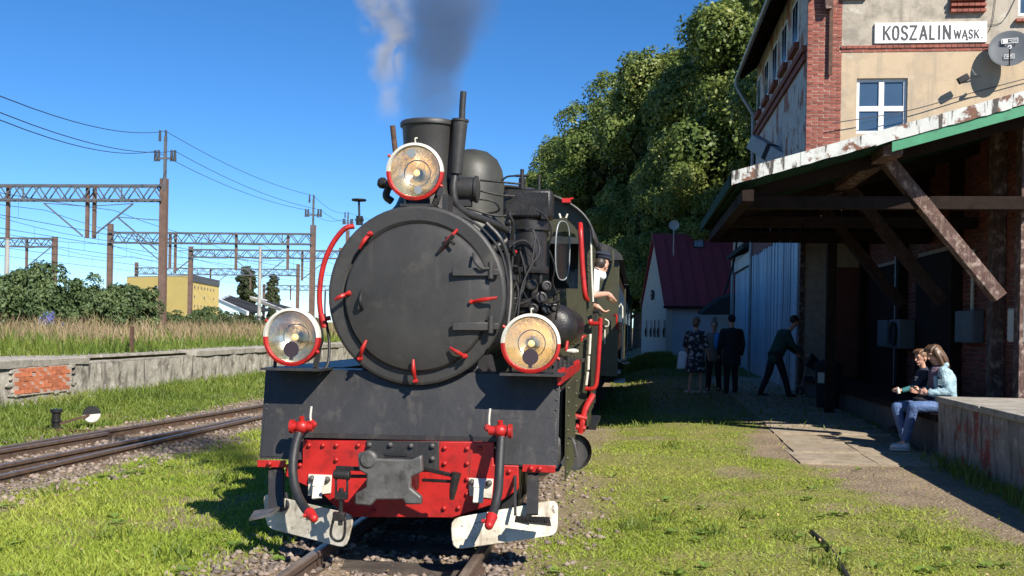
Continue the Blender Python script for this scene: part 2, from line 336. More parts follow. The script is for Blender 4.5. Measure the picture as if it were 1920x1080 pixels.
# ---------------- ground ----------------
XC = 0.08
def gz(x, y):
    x = np.asarray(x, float); y = np.asarray(y, float)
    z = -0.115+.03*(fbm(x*.8+5, y*.8)-.5)
    z = z-.06*sst((.5-np.abs(x-XC))/.12)*sst((34-y)/4)
    z = z+.15*sst((y-13)/8)*sst((x-1.1)/1.2)+.2*sst((y-33)/16)*sst((x-1.0)/1.5)
    z = z+.06*sst((2.4-np.abs(x+2.6))/1.5)*sst((30-y)/20)
    bank = sst((-9.5-x)/.12); z = z*(1-bank)+bank*(.70+.12*(fbm(x*.4, y*.4)-.5)+.9*sst((y-60)/200))
    return z
def bare(x, y):
    x = np.asarray(x, float); y = np.asarray(y, float); n = fbm(x*1.1+40, y*.9+7); n2 = fbm(x*3.1, y*3.1+90)
    b = sst((1.28+.5*(n-.5)-np.abs(x-XC))/.55)
    b = np.maximum(b, sst((1.55-x+1.2*(n-.5))/.6)*(x > 0)*.85)
    b = np.maximum(b, sst((1.45+.5*(n-.5)-np.abs(x+4.95))/.4))
    b = np.maximum(b, sst((x-4.42+1.5*(n-.5)+.4*(n2-.5)+.24*np.clip(y-8, -1, 6))/.5))
    b = np.maximum(b, .7*sst((n-.62)/.1)*((x > 0)|(x > -9)))
    b = np.maximum(b, .75*sst((y-17.6)/1.2)*(x > 1))
    b = np.maximum(b, .25*sst((n2-.5)/.2))
    return np.where(x < -9.4, .15, b)
def axis_pts(lo, hi, step, far_lo, far_hi, k=1.22):
    mid = list(np.arange(lo, hi+1e-6, step)); a = []; d = step; p = lo
    while p > far_lo: d *= k; p -= d; a.append(p)
    b = []; d = step; p = hi
    while p < far_hi: d *= k; p += d; b.append(p)
    return np.array(sorted(a)+mid+b)
gxs = np.unique(np.round(np.concatenate([axis_pts(-12, 8, .14, -1800, 1500), [-9.52, -9.46]]), 3)); gys = axis_pts(4.5, 32, .16, -250, 3000)
GX, GY = np.meshgrid(gxs, gys); GZ = gz(GX, GY); nx = len(gxs); ny = len(gys)
I = np.arange(nx*ny).reshape(ny, nx); Q = np.stack([I[:-1, :-1], I[:-1, 1:], I[1:, 1:], I[1:, :-1]], -1).reshape(-1, 4)
gm = bpy.data.materials.new('ground_soil'); gm.use_nodes = True; N_ = gm.node_tree.nodes; L_ = gm.node_tree.links; pb = N_['Principled BSDF']; pb.inputs['Roughness'].default_value = .95; pb.inputs['Specular IOR Level'].default_value = .15
def _rgb(c): r = N_.new('ShaderNodeRGB'); r.outputs[0].default_value = (*c, 1); return r.outputs[0]
def _mix(f, a, c):
    x = N_.new('ShaderNodeMix'); x.data_type = 'RGBA'; L_.new(f, x.inputs[0]); L_.new(a, x.inputs[6]); L_.new(c, x.inputs[7]); return x.outputs[2]
def _noise(s, a, b_, d=7):
    n = N_.new('ShaderNodeTexNoise'); n.inputs['Scale'].default_value = s; n.inputs['Detail'].default_value = d; L_.new(tcg.outputs['Object'], n.inputs[0])
    r = N_.new('ShaderNodeMapRange'); r.inputs[1].default_value = a; r.inputs[2].default_value = b_; L_.new(n.outputs[0], r.inputs[0]); return r.outputs[0]
tcg = N_.new('ShaderNodeTexCoord'); at_b = N_.new('ShaderNodeAttribute'); at_b.attribute_name = 'bare'
grass_c = _mix(_noise(1.7, .35, .65), _rgb((.17, .20, .035)), _rgb((.25, .23, .07))); grass_c = _mix(_noise(23, .5, .75), grass_c, _rgb((.23, .19, .09)))
dirt_c = _mix(_noise(2.3, .35, .65), _rgb((.30, .225, .145)), _rgb((.21, .155, .105))); dirt_c = _mix(_noise(48, .52, .68), dirt_c, _rgb((.38, .32, .25))); dirt_c = _mix(_noise(31, .58, .7), dirt_c, _rgb((.10, .085, .05)))
fin = _mix(at_b.outputs['Fac'], grass_c, dirt_c); L_.new(fin, pb.inputs['Base Color'])
bp = N_.new('ShaderNodeBump'); bp.inputs['Strength'].default_value = .7; bp.inputs['Distance'].default_value = .03; L_.new(_noise(26, .2, .8, 9), bp.inputs['Height']); L_.new(bp.outputs[0], pb.inputs['Normal'])
gme = raw_mesh('ground', np.stack([GX, GY, GZ], -1).reshape(-1, 3), Q.ravel(), np.full(len(Q), 4), gm, True)
att = gme.attributes.new('bare', 'FLOAT', 'POINT'); att.data.foreach_set('value', bare(GX, GY).astype(np.float32).ravel())
ground = bpy.data.objects.new('ground', gme); COL.objects.link(ground); tag(ground, kind='structure')

# ---------------- tracks ----------------
def rail_mb(pts, m=None):
    P = [Vector(p) for p in pts]; prof = [(-.055, -.125), (.055, -.125), (.055, -.113), (.012, -.10), (.012, -.04), (.033, -.032), (.033, -.004), (.026, 0), (-.026, 0), (-.033, -.004), (-.033, -.032), (-.012, -.04), (-.012, -.10), (-.055, -.113)]
    m = m or MB(); vs = []; n = len(prof)
    for i, p in enumerate(P):
        d = (P[min(i+1, len(P)-1)]-P[max(i-1, 0)]).normalized(); x = Vector((d.y, -d.x, 0))
        vs += [p+x*a+Vector((0, 0, b)) for a, b in prof]
    base = len(m.v); m.v += [tuple(v) for v in vs]
    for i in range(len(P)-1):
        for j in range(n):
            k = (j+1) % n; m.f.append((base+i*n+j, base+i*n+k, base+(i+1)*n+k, base+(i+1)*n+j)); m.mi.append(1 if j in (7,) else 0)
    m.f += [tuple(base+j for j in range(n-1, -1, -1)), tuple(base+(len(P)-1)*n+j for j in range(n))]; m.mi += [0, 0]
    return m
RM = [K['rail'], K['railtop']]
def track(label, xc, rails, y0, y1, sl_w, z=0):
    t = thing('railway_track', label, 'railway track', (xc, y0, z))
    for r in rails: rail_mb(r).build('rail', RM, t, ang=60)
    me = unit_box_mesh('sleeper', K['wood'], sl_w, .23, .14, .008)
    y = y0+.3
    while y < y1:
        share('sleeper', me, t, (xc+random.uniform(-.04, .04), y, -.205+random.uniform(-.008, .008)), (0, 0, random.uniform(-.02, .02))); y += .66
    return t
G2 = .53
track_main = track('metre gauge track under the locomotive with gravel between the rails', XC, [[(XC-G2, -6, 0), (XC-G2, 90, 0)], [(XC+G2, -6, 0), (XC+G2, 90, 0)]], 1.5, 30, 1.75)
A_ = [(-5.98, 5, 0), (-5.86, 9, 0), (-5.66, 11.6, 0), (-5.45, 14, 0), (-5.2, 17, 0), (-5.08, 19, 0), (-5.02, 24, 0), (-5.0, 34, 0), (-5.0, 80, 0)]
A2 = [(-5.80, 5, 0), (-5.66, 9, 0), (-5.47, 11.6, 0), (-5.32, 13.4, 0)]
B_ = [(-4.69, 5, 0), (-4.86, 9, 0), (-4.70, 11.6, 0), (-4.53, 14, 0), (-4.42, 16.2, 0)]
C_ = [(-4.42, 5, 0), (-4.37, 9.5, 0), (-4.3, 16, 0), (-4.0, 24, 0), (-3.94, 34, 0), (-3.94, 80, 0)]
track_side = track('rusty siding track with a turnout beside the old concrete platform', -4.95, [A_, A2, B_, C_], 6, 40, 2.2)
# rail chairs / fastenings
ch = unit_box_mesh('rail_chair', K['rust'], .2, .12, .05, .006)
for y in np.arange(7.3, 22, .66):
    for rr in (A_, C_):
        xs = np.interp(y, [p[1] for p in rr], [p[0] for p in rr]); share('rail_chair', ch, track_side, (float(xs), float(y), -.105))

# buried strip of old rail in the grass on the right
m = MB().bar(at(1525, 1005, 8.3), at(1590, 1090, 6.9), .035, .03); P0 = (3.95, 8.2)
a = at(1522, 1000, 1); 
def gpt(px, py, z=None):
    z0 = -.1
    for _ in range(6):
        r = at(px, py, 10.)-CAM; t = (z0-CAM.z)/r.z; p = CAM+r*t; z0 = float(gz(p.x, p.y))
    return p
p, q = gpt(1522, 998), gpt(1585, 1085)
m = MB().tube([p+Vector((0, 0, .0)), (p+q)/2+Vector((.03, 0, .012)), q+(q-p)*.4], .022, 6, 4)
o = m.build('half_buried_pipe', K['rubber'], loc=p); tag(o, 'black strip of hose half buried in the lawn beside the train', 'hose')

# ---------------- left concrete platform ----------------
XW = -9.3
pl = thing('old_platform', 'crumbling grey concrete platform beyond the siding with a brick patch in its face', 'platform', (XW, 9, 0))
def rough_face(x, y0, y1, z0, z1, ny, nz, amp, back, sgn=1):
    m = MB(); vs = []
    for i in range(ny+1):
        for j in range(nz+1):
            y = y0+(y1-y0)*i/ny; z = z0+(z1-z0)*j/nz; k = (fbm(y*2.1+3, z*4.0+sgn*9, 4)-.5)*amp
            vs.append((x+sgn*float(k), y, z))
    fs = [(i*(nz+1)+j, (i+1)*(nz+1)+j, (i+1)*(nz+1)+j+1, i*(nz+1)+j+1) if sgn > 0 else (i*(nz+1)+j, i*(nz+1)+j+1, (i+1)*(nz+1)+j+1, (i+1)*(nz+1)+j) for i in range(ny) for j in range(nz)]
    m.add(vs, fs); return m
m = rough_face(XW, 9, 62, -.3, .60, 300, 10, .05, -1); m.bx(XW-.9, XW-.06, 9.02, 61.9, -.3, .595); m.build('platform_wall', K['concrete'], pl, ang=60)
# coping: slabs, broken off between y 20 and 24
ya = 9.0; k = 0
while ya < 60:
    L = random.uniform(1.7, 2.3); yb = min(ya+L, 61)
    if not (20.6 < (ya+yb)/2 < 25.4):
        m = MB(); n = 10; top = []; vs = []
        dz = random.uniform(-.012, .012); fr = .055+random.uniform(-.02, .02)
        for i in range(n+1):
            y = ya+.012+(yb-ya-.024)*i/n; xo = XW+fr+float(fbm(y*3, 4)-.5)*.06; zz = .745+dz+float(fbm(y*2, 8)-.5)*.03
            vs += [(xo-.01, y, .605+float(fbm(y*3, 21)-.5)*.03), (xo, y, zz-.02), (xo-.05, y, zz), (XW-1.15, y, zz+.01)]
        fs = [(i*4+j, (i+1)*4+j, (i+1)*4+j+1, i*4+j+1) for i in range(n) for j in range(3)]+[(0, 1, 2, 3), tuple(n*4+j for j in (3, 2, 1, 0))]
        m.add(vs, fs).build('coping_slab', K['conc_top'], pl, ang=30)
    else:
        for (za, zb, xo) in ((.60, .63, -.06), (.69, .735, -.22)):
            m = MB(); vs = []; n = 12
            for i in range(n+1):
                y = ya+(yb-ya)*i/n; e = XW+xo+float(fbm(y*4, za*30)-.5)*.18
                vs += [(e, y, za), (e, y, zb+float(fbm(y*5, 3)-.5)*.02), (XW-1.15, y, zb)]
            m.add(vs, [(i*3+j, (i+1)*3+j, (i+1)*3+j+1, i*3+j+1) for i in range(n) for j in range(2)]).build('broken_slab', K['conc_top'], pl, ang=30)
    ya = yb
m = MB(); m.bx(XW-.1, XW+.034, 17.62, 19.56, .10, .60); m.build('patch_mortar', K['mortar'], pl)
bm_ = unit_box_mesh('brick', K['obrick'], .09, .25, .068, .008)
for r in range(6):
    y = 17.66+(.13 if r % 2 else 0)
    while y+.25 < 19.6:
        share('brick', bm_, pl, (XW-.006+random.uniform(-.006, .006), y+.125, .17+r*.076), (random.uniform(-.02, .02), 0, random.uniform(-.03, .03)))
        y += .264
m = MB()
for i in range(14): m.sphere((XW+random.uniform(.05, .3), 17.2+random.random()*3, -.06), (random.uniform(.05, .14),)*2+(random.uniform(.03, .07),), 7, 5)
m.build('rubble', K['concrete'], pl, kind='stuff')

m = MB()
for i in range(30):
    e = i % 4; y, z = (17.58+random.uniform(-.05, .05), random.uniform(.1, .62)) if e == 0 else (19.6+random.uniform(-.05, .06), random.uniform(.1, .62)) if e == 1 else (random.uniform(17.6, 19.6), .62+random.uniform(-.03, .04)) if e == 2 else (random.uniform(17.6, 19.6), .11+random.uniform(-.04, .03))
    m.sphere((XW+.03, y, z), (.012, random.uniform(.06, .16), random.uniform(.02, .045)), 7, 5)
m.build('broken_edge', K['concrete'], pl, smooth=False, kind='stuff')
# ---------------- paved path on the right ----------------
pv = tag(MB().bx(3.62, 5.44, 13.3, 34, -.4, -.10).build('path', K['slab']), kind='structure')
WL['path'] = Vector((0, 0, 0))
sm = [unit_box_mesh('slab', K['slab'], .85, 1.0, .06, .006) for _ in range(3)]
for i in range(20):
    for j in range(2):
        x = 4.12+j*.86; y = 13.9+i*1.01
        if i == 0 and j == 0: continue
        share('slab', sm[(i+j) % 3], pv, (x+random.uniform(-.006, .006), y, float(gz(x, y))-.012+random.uniform(-.006, .005)), (random.uniform(-.006, .006), random.uniform(-.006, .006), random.uniform(-.008, .008)))

# ---------------- loading platform (right) ----------------
XP = 5.46
lp = thing('loading_platform', 'raised concrete loading platform with red paint smears on its side', 'platform', (XP, 4, 0))
m = rough_face(XP, 2, 14.18, -.3, .615, 110, 10, .02, 1, -1); m.bx(XP+.03, 9.5, 2, 14.17, -.3, .61); m.build('platform_wall', K['platface'], lp, ang=60)
for i in range(7):
    y0 = 2+i*1.74; m = MB(); m.bx(XP-.035+random.uniform(-.008, .008), 9.6, y0+.008, y0+1.732, .62, .70+random.uniform(-.006, .006)); m.build('edge_slab', K['conc_top'], lp, bevel=.012)
le = thing('low_ledge', 'low dark concrete ledge under the canopy where the two are seated', 'ledge', (XP, 14.2, 0))
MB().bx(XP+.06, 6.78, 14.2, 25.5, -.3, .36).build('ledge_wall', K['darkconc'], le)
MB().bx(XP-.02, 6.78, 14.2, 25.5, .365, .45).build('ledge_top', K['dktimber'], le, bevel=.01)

# ---------------- goods shed and canopy ----------------
sh = thing('goods_shed', 'brick goods shed with a broad timber canopy on diagonal braces', 'shed', (6.8, 14.6, 0))
YA, YB = 13.6, 19.9; XE = 2.80; SL = .282
def zt(x): return 3.49+SL*(x-2.79)
WXX = 6.8
m = MB(); m.bx(WXX+.004, 11, 14.63, 25.4, -.3, 4.62); m.build('wall_core', K['mortar'], sh)
def brick_stuff(name, plane, a0, a1, z0, z1, fix, mat, parent, skip=None, kind='stuff', L=.25, H=.065):
    m = MB(); r = 0; z = z0
    while z+H < z1:
        a = a0-(L/2 if r % 2 else 0)
        while a < a1:
            b0 = max(a, a0); b1 = min(a+L-.011, a1)
            if b1-b0 > .03 and not (skip and skip((b0+b1)/2, z)):
                j = random.uniform(0, .012)
                if plane == 'x': m.bx(fix-.012-j, fix+.05, b0, b1, z, z+H)
                else: m.bx(b0, b1, fix-.012-j, fix+.05, z, z+H)
            a += L
        z += H+.0115; r += 1
    return m.build(name, mat, parent, smooth=False, kind=kind)
doors = [(18.3, 20.6, -.1, 2.9), (22.2, 24.6, -.1, 2.9)]
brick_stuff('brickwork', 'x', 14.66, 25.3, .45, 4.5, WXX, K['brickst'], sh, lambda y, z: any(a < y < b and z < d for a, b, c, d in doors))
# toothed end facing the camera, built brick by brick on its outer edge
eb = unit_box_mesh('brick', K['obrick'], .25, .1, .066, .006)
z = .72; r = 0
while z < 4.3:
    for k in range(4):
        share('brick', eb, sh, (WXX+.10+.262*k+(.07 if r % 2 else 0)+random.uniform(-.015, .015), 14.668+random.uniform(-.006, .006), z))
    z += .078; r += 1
for (a, b, c, d) in doors:
    dn = MB().bx(WXX-.02, WXX+.04, a, b, .45, d).build('door', K['dktimber'], sh)
    n = 9
    for i in range(n):
        MB().bx(WXX-.05, WXX-.022, a+(b-a)*i/n+.006, a+(b-a)*(i+1)/n-.006, .46, d-.02).build('plank', K['dktimber'], dn)
for y in (14.8, 15.9, 17.9, 21.4, 24.9):
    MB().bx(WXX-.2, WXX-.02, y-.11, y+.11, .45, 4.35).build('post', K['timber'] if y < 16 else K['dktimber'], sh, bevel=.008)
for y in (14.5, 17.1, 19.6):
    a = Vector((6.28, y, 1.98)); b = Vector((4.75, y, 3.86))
    MB().bar(a, b, .17, .22, (0, 1, 0)).build('brace', K['timber'] if y < 16 else K['shadetimber'], sh, bevel=.008)  # inner braces take the copy darkened to stand for shade
    MB().bar((2.9, y, 3.2), (6.75, y, 3.2), .14, .17).build('tie_beam', K['dktimber'], sh, bevel=.008)
    a = (2.96, y, zt(2.96)-.27); b = (6.9, y, zt(6.9)-.27)
    MB().bar(a, b, .12, .16).build('rafter', K['dktimber'], sh)
MB().bx(4.62, 4.86, 13.72, 19.85, 3.70, 3.90).build('purlin', K['timber'], sh, bevel=.01)
MB().bx(2.9, 3.05, 13.7, 19.85, 3.12, 3.27).build('purlin', K['dktimber'], sh, bevel=.008)
# boarding under the roof: individual boards seen from below
for i in range(30):
    x0 = XE+.03+i*.26
    if x0 > 10.4: break
    x1 = x0+.25; m = MB()
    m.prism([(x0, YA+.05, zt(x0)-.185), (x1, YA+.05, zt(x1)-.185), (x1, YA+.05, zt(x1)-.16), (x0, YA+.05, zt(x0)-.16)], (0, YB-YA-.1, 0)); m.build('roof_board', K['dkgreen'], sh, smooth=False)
m = MB(); m.prism([(XE-.02, YA+.02, zt(XE)-.155), (10.6, YA+.02, zt(10.6)-.155), (10.6, YA+.02, zt(10.6)-.03), (XE-.02, YA+.02, zt(XE)-.03)], (0, YB-YA, 0)); m.build('roof', K['felt'], sh)
# metal verge flashing in lapped lengths, rusty
xs = [XE-.04, 3.6, 4.5, 5.35, 6.1, 7.3, 8.4, 9.5, 10.6]
for i in range(len(xs)-1):
    x0, x1 = xs[i], xs[i+1]; d = .004*(i % 2); m = MB(); n = 8; vs = []
    for j in range(n+1):
        x = x0+(x1-x0)*j/n; zl = zt(x)-.17+random.uniform(-.008, .008); vs += [(x, YA-.02-d, zl), (x, YA-.03-d+random.uniform(-.004, .004), zt(x)), (x, YA+.16, zt(x)+.012)]
    m.add(vs, [(j*3+k, (j+1)*3+k, (j+1)*3+k+1, j*3+k+1) for j in range(n) for k in range(2)]); o = m.build('verge_flashing', K['flash'], sh, smooth=False)
    so = o.modifiers.new('thickness', 'SOLIDIFY'); so.thickness = .006
m = MB(); m.prism([(4.70, YA+.0, zt(4.70)-.30), (10.6, YA+.0, zt(10.6)-.30), (10.6, YA, zt(10.6)-.165), (4.70, YA, zt(4.70)-.175)], (0, .035, 0)); m.build('verge_board', K['green'], sh)
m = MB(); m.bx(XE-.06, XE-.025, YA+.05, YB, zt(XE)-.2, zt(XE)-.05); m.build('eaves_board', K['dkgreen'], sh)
for i in range(22):
    x0 = XE+.12+i*.18; x1 = x0+.172; MB().prism([(x0, YB-.03, 3.1), (x1, YB-.03, 3.1), (x1, YB-.03, zt(x1)-.2), (x0, YB-.03, zt(x0)-.2)], (0, .03, 0)).build('end_board', K['dktimber'], sh)
m = MB(); m.prism([(3.3, YB+.01, zt(3.3)-.12), (10.6, YB+.01, zt(10.6)-.12), (10.6, YB+.01, zt(10.6)-.02), (3.3, YB+.01, zt(3.3)-.02)], (0, 5.4, 0)); m.build('rear_shade_roof', K['felt'], sh)  # rear roof extended out of view to keep the space below dark
MB().bx(5.0, 5.16, YB-.2, YB-.05, -.1, 3.6).build('post', K['dktimber'], sh)
# wall fittings (each could be lifted off)
def wallbox(name, label, cat, y0, y1, z0, z1, dp, mat, lid=True, x=WXX-.02):
    t = thing(name, label, cat, (x, (y0+y1)/2, z0)); MB().bx(x-dp, x, y0, y1, z0, z1).build('casing', mat, t, bevel=.01)
    if lid: MB().bx(x-dp-.012, x-dp-.001, y0+.02, y1-.02, z0+.02, z1-.02).build('lid', mat, t, bevel=.004)
    return t
wallbox('meter_box', 'pale metal meter box on the pier nearest the camera, one edge sunlit', 'meter box', 14.68, 15.28, 1.40, 1.86, .12, K['white'], x=WXX-.03)
wallbox('switch_box', 'grey switch box on the dark wall behind the seated pair with a conduit above', 'switch box', 16.7, 17.6, 1.36, 1.86, .16, K['grey'])
MB().cyl((WXX-.06, 17.15, 1.86), (WXX-.06, 17.15, 2.8), .03, n=10).build('conduit', K['white'], None); o = bpy.data.objects['conduit']; tag(o, 'thin pale conduit rising from the grey switch box', 'conduit')
ac = wallbox('air_conditioner', 'outdoor air conditioner unit hanging in the darkest part of the shed wall', 'air conditioner', 20.7, 21.5, 1.2, 1.75, .28, K['grey'], lid=False)
MB().lathe([(.0, .0), (.22, 0), (.24, .02), (.24, .03)], (WXX-.31, 21.1, 1.47), (-1, 0, 0), 20).build('fan_grille', K['dkcloth'], ac)
wallbox('fuse_cabinet', 'dull grey fuse cabinet beside the air conditioner on the shed wall', 'cabinet', 22.0, 22.9, 1.2, 1.75, .2, K['grey'])
for y, l in ((17.9, 'pale downpipe beside the shed door nearer the camera'), (21.9, 'pale downpipe between the two shed doors')):
    t = thing('downpipe', l, 'pipe', (WXX-.09, y, .45)); MB().cyl((WXX-.09, y, .45), (WXX-.09, y, 3.4), .04, n=10).build('pipe', K['zinc'], t)
    for z in (1.2, 2.6): MB().cyl((WXX-.09, y, z), (WXX-.09, y, z+.03), .052, n=10).build('clamp', K['zinc'], t)
# dark bin with a white notice by the shed
b = thing('waste_bin', 'dark waste bin with a white notice standing under the canopy', 'bin', (5.25, 20.9, .02))
x, y = 5.25, 20.9
MB().lathe([(.21, 0), (.25, .75), (.25, .78)], (x, y, .03), (0, 0, 1), 20).build('drum', K['dkcloth'], b); MB().lathe([(.27, 0), (.27, .06), (.15, .14), (.0, .16)], (x, y, .81), (0, 0, 1), 20).build('lid', K['dkcloth'], b)
MB().box((x-.16, y-.195, .62), (.14, .006, .2), Matrix.Rotation(-.62, 3, 'Z')).build('notice', K['white'], b)
# ---------------- station building ----------------
YF = 25.6; XS = 5.45
st = thing('station_building', 'cream rendered station building with red brick corner pilaster and lettered name board', 'building', (XS, YF, 0))
m = MB(); m.bx(XS+.06, 16, YF+.05, 36.4, -.3, 10.3); m.prism([(XS+.06, YF+.05, 10.3), (16, YF+.05, 10.3), (10.7, YF+.05, 14.4)], (0, 10.8, 0)); m.build('wall_core', K['mortar'], st)
# rendered front with the window openings cut in it (strips round the openings)
def facade(name, mat, x0, x1, z0, z1, y, holes, dep=.14):
    xs = sorted({x0, x1, *[h[0] for h in holes], *[h[1] for h in holes]}); zs = sorted({z0, z1, *[h[2] for h in holes], *[h[3] for h in holes]}); m = MB()
    for i in range(len(xs)-1):
        for j in range(len(zs)-1):
            cx, cz = (xs[i]+xs[i+1])/2, (zs[j]+zs[j+1])/2
            if any(h[0] < cx < h[1] and h[2] < cz < h[3] for h in holes): continue
            m.add([(xs[i], y, zs[j]), (xs[i+1], y, zs[j]), (xs[i+1], y, zs[j+1]), (xs[i], y, zs[j+1])], [(0, 1, 2, 3)])
    for h in holes:
        a, b, c, d = h
        m.add([(a, y, c), (a, y, d), (a, y+dep, d), (a, y+dep, c)], [(0, 1, 2, 3)]); m.add([(b, y, c), (b, y, d), (b, y+dep, d), (b, y+dep, c)], [(3, 2, 1, 0)])
        m.add([(a, y, c), (b, y, c), (b, y+dep, c), (a, y+dep, c)], [(3, 2, 1, 0)]); m.add([(a, y, d), (b, y, d), (b, y+dep, d), (a, y+dep, d)], [(0, 1, 2, 3)])
    return m.build(name, mat, st, smooth=False)
MB().bx(5.6, 16, YF-.09, YF+.04, -.3, 2.995).build('lower_wall', K['brickst'], st)
W1 = (6.58, 7.72, 6.10, 7.38); W2 = (10.12, 11.2, 8.78, 10.1)
facade('lower_render', K['render'], 6.17, 16, 3.0, 7.99, YF-.10, [W1])
facade('upper_render', K['render_up'], 6.17, 16, 8.14, 10.3, YF-.10, [W2])
m = MB(); m.prism([(6.17, YF-.10, 10.302), (16, YF-.10, 10.302), (10.7, YF-.10, 14.4)], (0, .12, 0)); m.build('gable_render', K['render_up'], st)
def window(a, b, c, d, y, sash=True):
    w_ = MB(); f = .075
    w_.bx(a, b, y, y+.07, c, c+f).bx(a, b, y, y+.07, d-f, d).bx(a, a+f, y, y+.07, c+f, d-f).bx(b-f, b, y, y+.07, c+f, d-f)
    mx = (a+b)/2; mz = c+(d-c)*.46; w_.bx(mx-.06, mx+.06, y-.006, y+.066, c+f, d-f).bx(a+f, mx-.061, y, y+.07, mz-.06, mz+.06).bx(mx+.061, b-f, y, y+.07, mz-.06, mz+.06)
    o = w_.build('window', K['pvc'], st, bevel=.006)
    for (p, q, r, s) in ((a+f, mx-.06, c+f, mz-.06), (mx+.06, b-f, c+f, mz-.06), (a+f, mx-.06, mz+.06, d-f), (mx+.06, b-f, mz+.06, d-f)):
        MB().bx(p, q, y+.03, y+.036, r, s).build('pane', K['winglass'], o, smooth=False)
    return o
window(*W1, YF-.02); window(*W2, YF-.02)
bs = unit_box_mesh('brick', K['brick'], .248, .11, .066, .004); bh = unit_box_mesh('brick', K['brick'], .118, .13, .062, .004)
nb = 0; z = 5.35; r = 0
m = MB().bx(XS, 6.165, YF-.10, YF+.05, -.3, 10.6); m.build('pilaster_core', K['mortar'], st)
while z < 9.95:
    xs_ = (XS, XS+.262, XS+.524) if r % 2 == 0 else (XS-.0, XS+.131, XS+.393, XS+.655)
    for k, x in enumerate(xs_):
        hdr = (r % 2 == 1 and k in (0, 3))
        share('brick', bs if not hdr else bh, st, (x+(.06 if hdr else .125)+random.uniform(-.003, .003), YF-.053+random.uniform(-.004, .004)+(.008 if hdr else 0), z), (0, 0, random.uniform(-.015, .015))); nb += 1
    z += .0775; r += 1
x = 6.2
while x < 10.4:
    share('brick', bh, st, (x+.06, YF-.075+random.uniform(-.006, .006), 8.1)); x += .13
x = 6.2
while x < 10.4:
    share('brick', bs, st, (x+.125, YF-.06, 8.02)); x += .262
for (x0, x1, z0) in ((8.62, 9.38, 8.86), (10.05, 11.25, 8.62)):
    for q in range(3 if z0 > 8.8 else 1):
        x = x0
        while x+.1 < x1: share('brick', bh, st, (x+.06, YF-.16-.02*q, z0+q*.125+.03)); x += .13
    if z0 > 8.8: MB().bx(x0, x1, YF-.17, YF-.09, 8.9, 9.9).build('blind_niche', K['brickst'], st)
MB().bx(6.2, 6.75, YF-.2, YF-.1, 9.2, 9.32).build('sill', K['brickst'], st)
# side wall
MB().bx(6.17, 16, YF-.11, YF+.04, 7.992, 8.138).build('band_mortar', K['mortar'], st)
m = MB(); m.add([(XS, YF+.03, 4.3), (XS, 36.4, 4.3), (XS, 36.4, 10.3), (XS, YF+.03, 10.3)], [(0, 1, 2, 3)]); m.build('side_plaster', K['plaster'], st, smooth=False)
MB().bx(XS-.07, XS-.004, YF+.03, 36.4, 7.85, 8.0).build('string_course', K['brickst'], st); MB().bx(XS-.11, XS-.004, YF+.03, 36.4, 8.05, 8.2).build('string_course', K['brickst'], st)
MB().bx(XS-.05, XS-.004, YF+.03, 36.4, 3.95, 4.4).build('brick_band', K['brickst'], st)
for i in range(5):
    y0 = 26.9+i*2.0
    o = MB().bx(XS-.03, XS-.003, y0, y0+1.0, 8.62, 9.75).build('window', K['pvc'], st); MB().bx(XS-.036, XS-.031, y0+.08, y0+.46, 8.7, 9.68).build('pane', K['darkwin'], o); MB().bx(XS-.036, XS-.031, y0+.54, y0+.92, 8.7, 9.68).build('pane', K['darkwin'], o)
    MB().bx(XS-.13, XS-.003, y0-.08, y0+1.08, 8.44, 8.6).build('sill', K['brickst'], st)
pk = unit_box_mesh('plank', K['plank'], .03, .2, 3.95, .004)
y = YF+.3
while y < 36.2:
    if not 31.0 < y < 31.2: share('plank', pk, st, (XS-.03-random.uniform(0, .012)-(.02 if random.random() < .3 else 0), y, 1.97+random.uniform(-.06, .03)), (0, random.uniform(-.004, .004), 0))
    y += .215 if random.random() < .8 else .34
MB().bx(XS-.09, XS+.02, YF-.14, YF+.22, -.2, 4.4).build('corner_post', K['timber'], st, bevel=.01)
# roof over the eaves and verge
zg = 9.93; xg = 4.87; sl_ = (14.4-10.3)/(10.7-XS)
def zr(x): return zg+.1+(x-xg)*sl_
m = MB(); m.prism([(xg, YF-.62, zr(xg)), (10.7, YF-.62, zr(10.7)), (10.7, YF-.62, zr(10.7)+.16), (xg, YF-.62, zr(xg)+.16)], (0, 11.9, 0)); m.prism([(10.7, YF-.62, zr(10.7)), (16.6, YF-.62, zr(10.7)-5.9*sl_), (16.6, YF-.62, zr(10.7)-5.9*sl_+.16), (10.7, YF-.62, zr(10.7)+.16)], (0, 11.9, 0)); m.build('roof', K['rooftile'], st)
for i in range(18):
    y = YF-.5+i*.67; MB().bar((xg+.04, y, zr(xg)-.07), (XS+.3, y, zr(XS+.3)-.07), .09, .12).build('rafter', K['dktimber'], st)
g = MB(); g.lathe([(.06, 0), (.065, 11.9)], (xg-.06, YF-.62, zg+.08), (0, 1, 0), 8, PI/2, 3*PI/2) if False else g.cyl((xg-.06, YF-.62, zg+.05), (xg-.06, YF+11.3, zg+.05), .065, n=10); g.build('gutter', K['zinc'], st)
MB().tube([(xg-.06, YF+11.1, zg), (xg-.04, YF+11.1, zg-.25), (XS-.12, YF+10.85, zg-1.2), (XS-.1, YF+10.85, zg-1.5), (XS-.1, YF+10.85, zg-6), (XS-.1, YF+10.85, .1)], .055, 10, 5).build('downpipe', K['zinc'], st)
MB().bar((5.78, YF-.25, 10.2), (5.88, YF-.25, 8.95), .14, .2, (0, 1, 0)).build('eaves_bracket', K['timber'], st); MB().bar((5.5, YF-.3, 9.3), (5.9, YF-.3, 9.75), .12, .14, (0, 1, 0)).build('eaves_bracket', K['timber'], st)
MB().bx(5.92, 6.0, YF-.2, YF-.165, 7.45, 9.9).build('iron_strap', K['rust'], st)
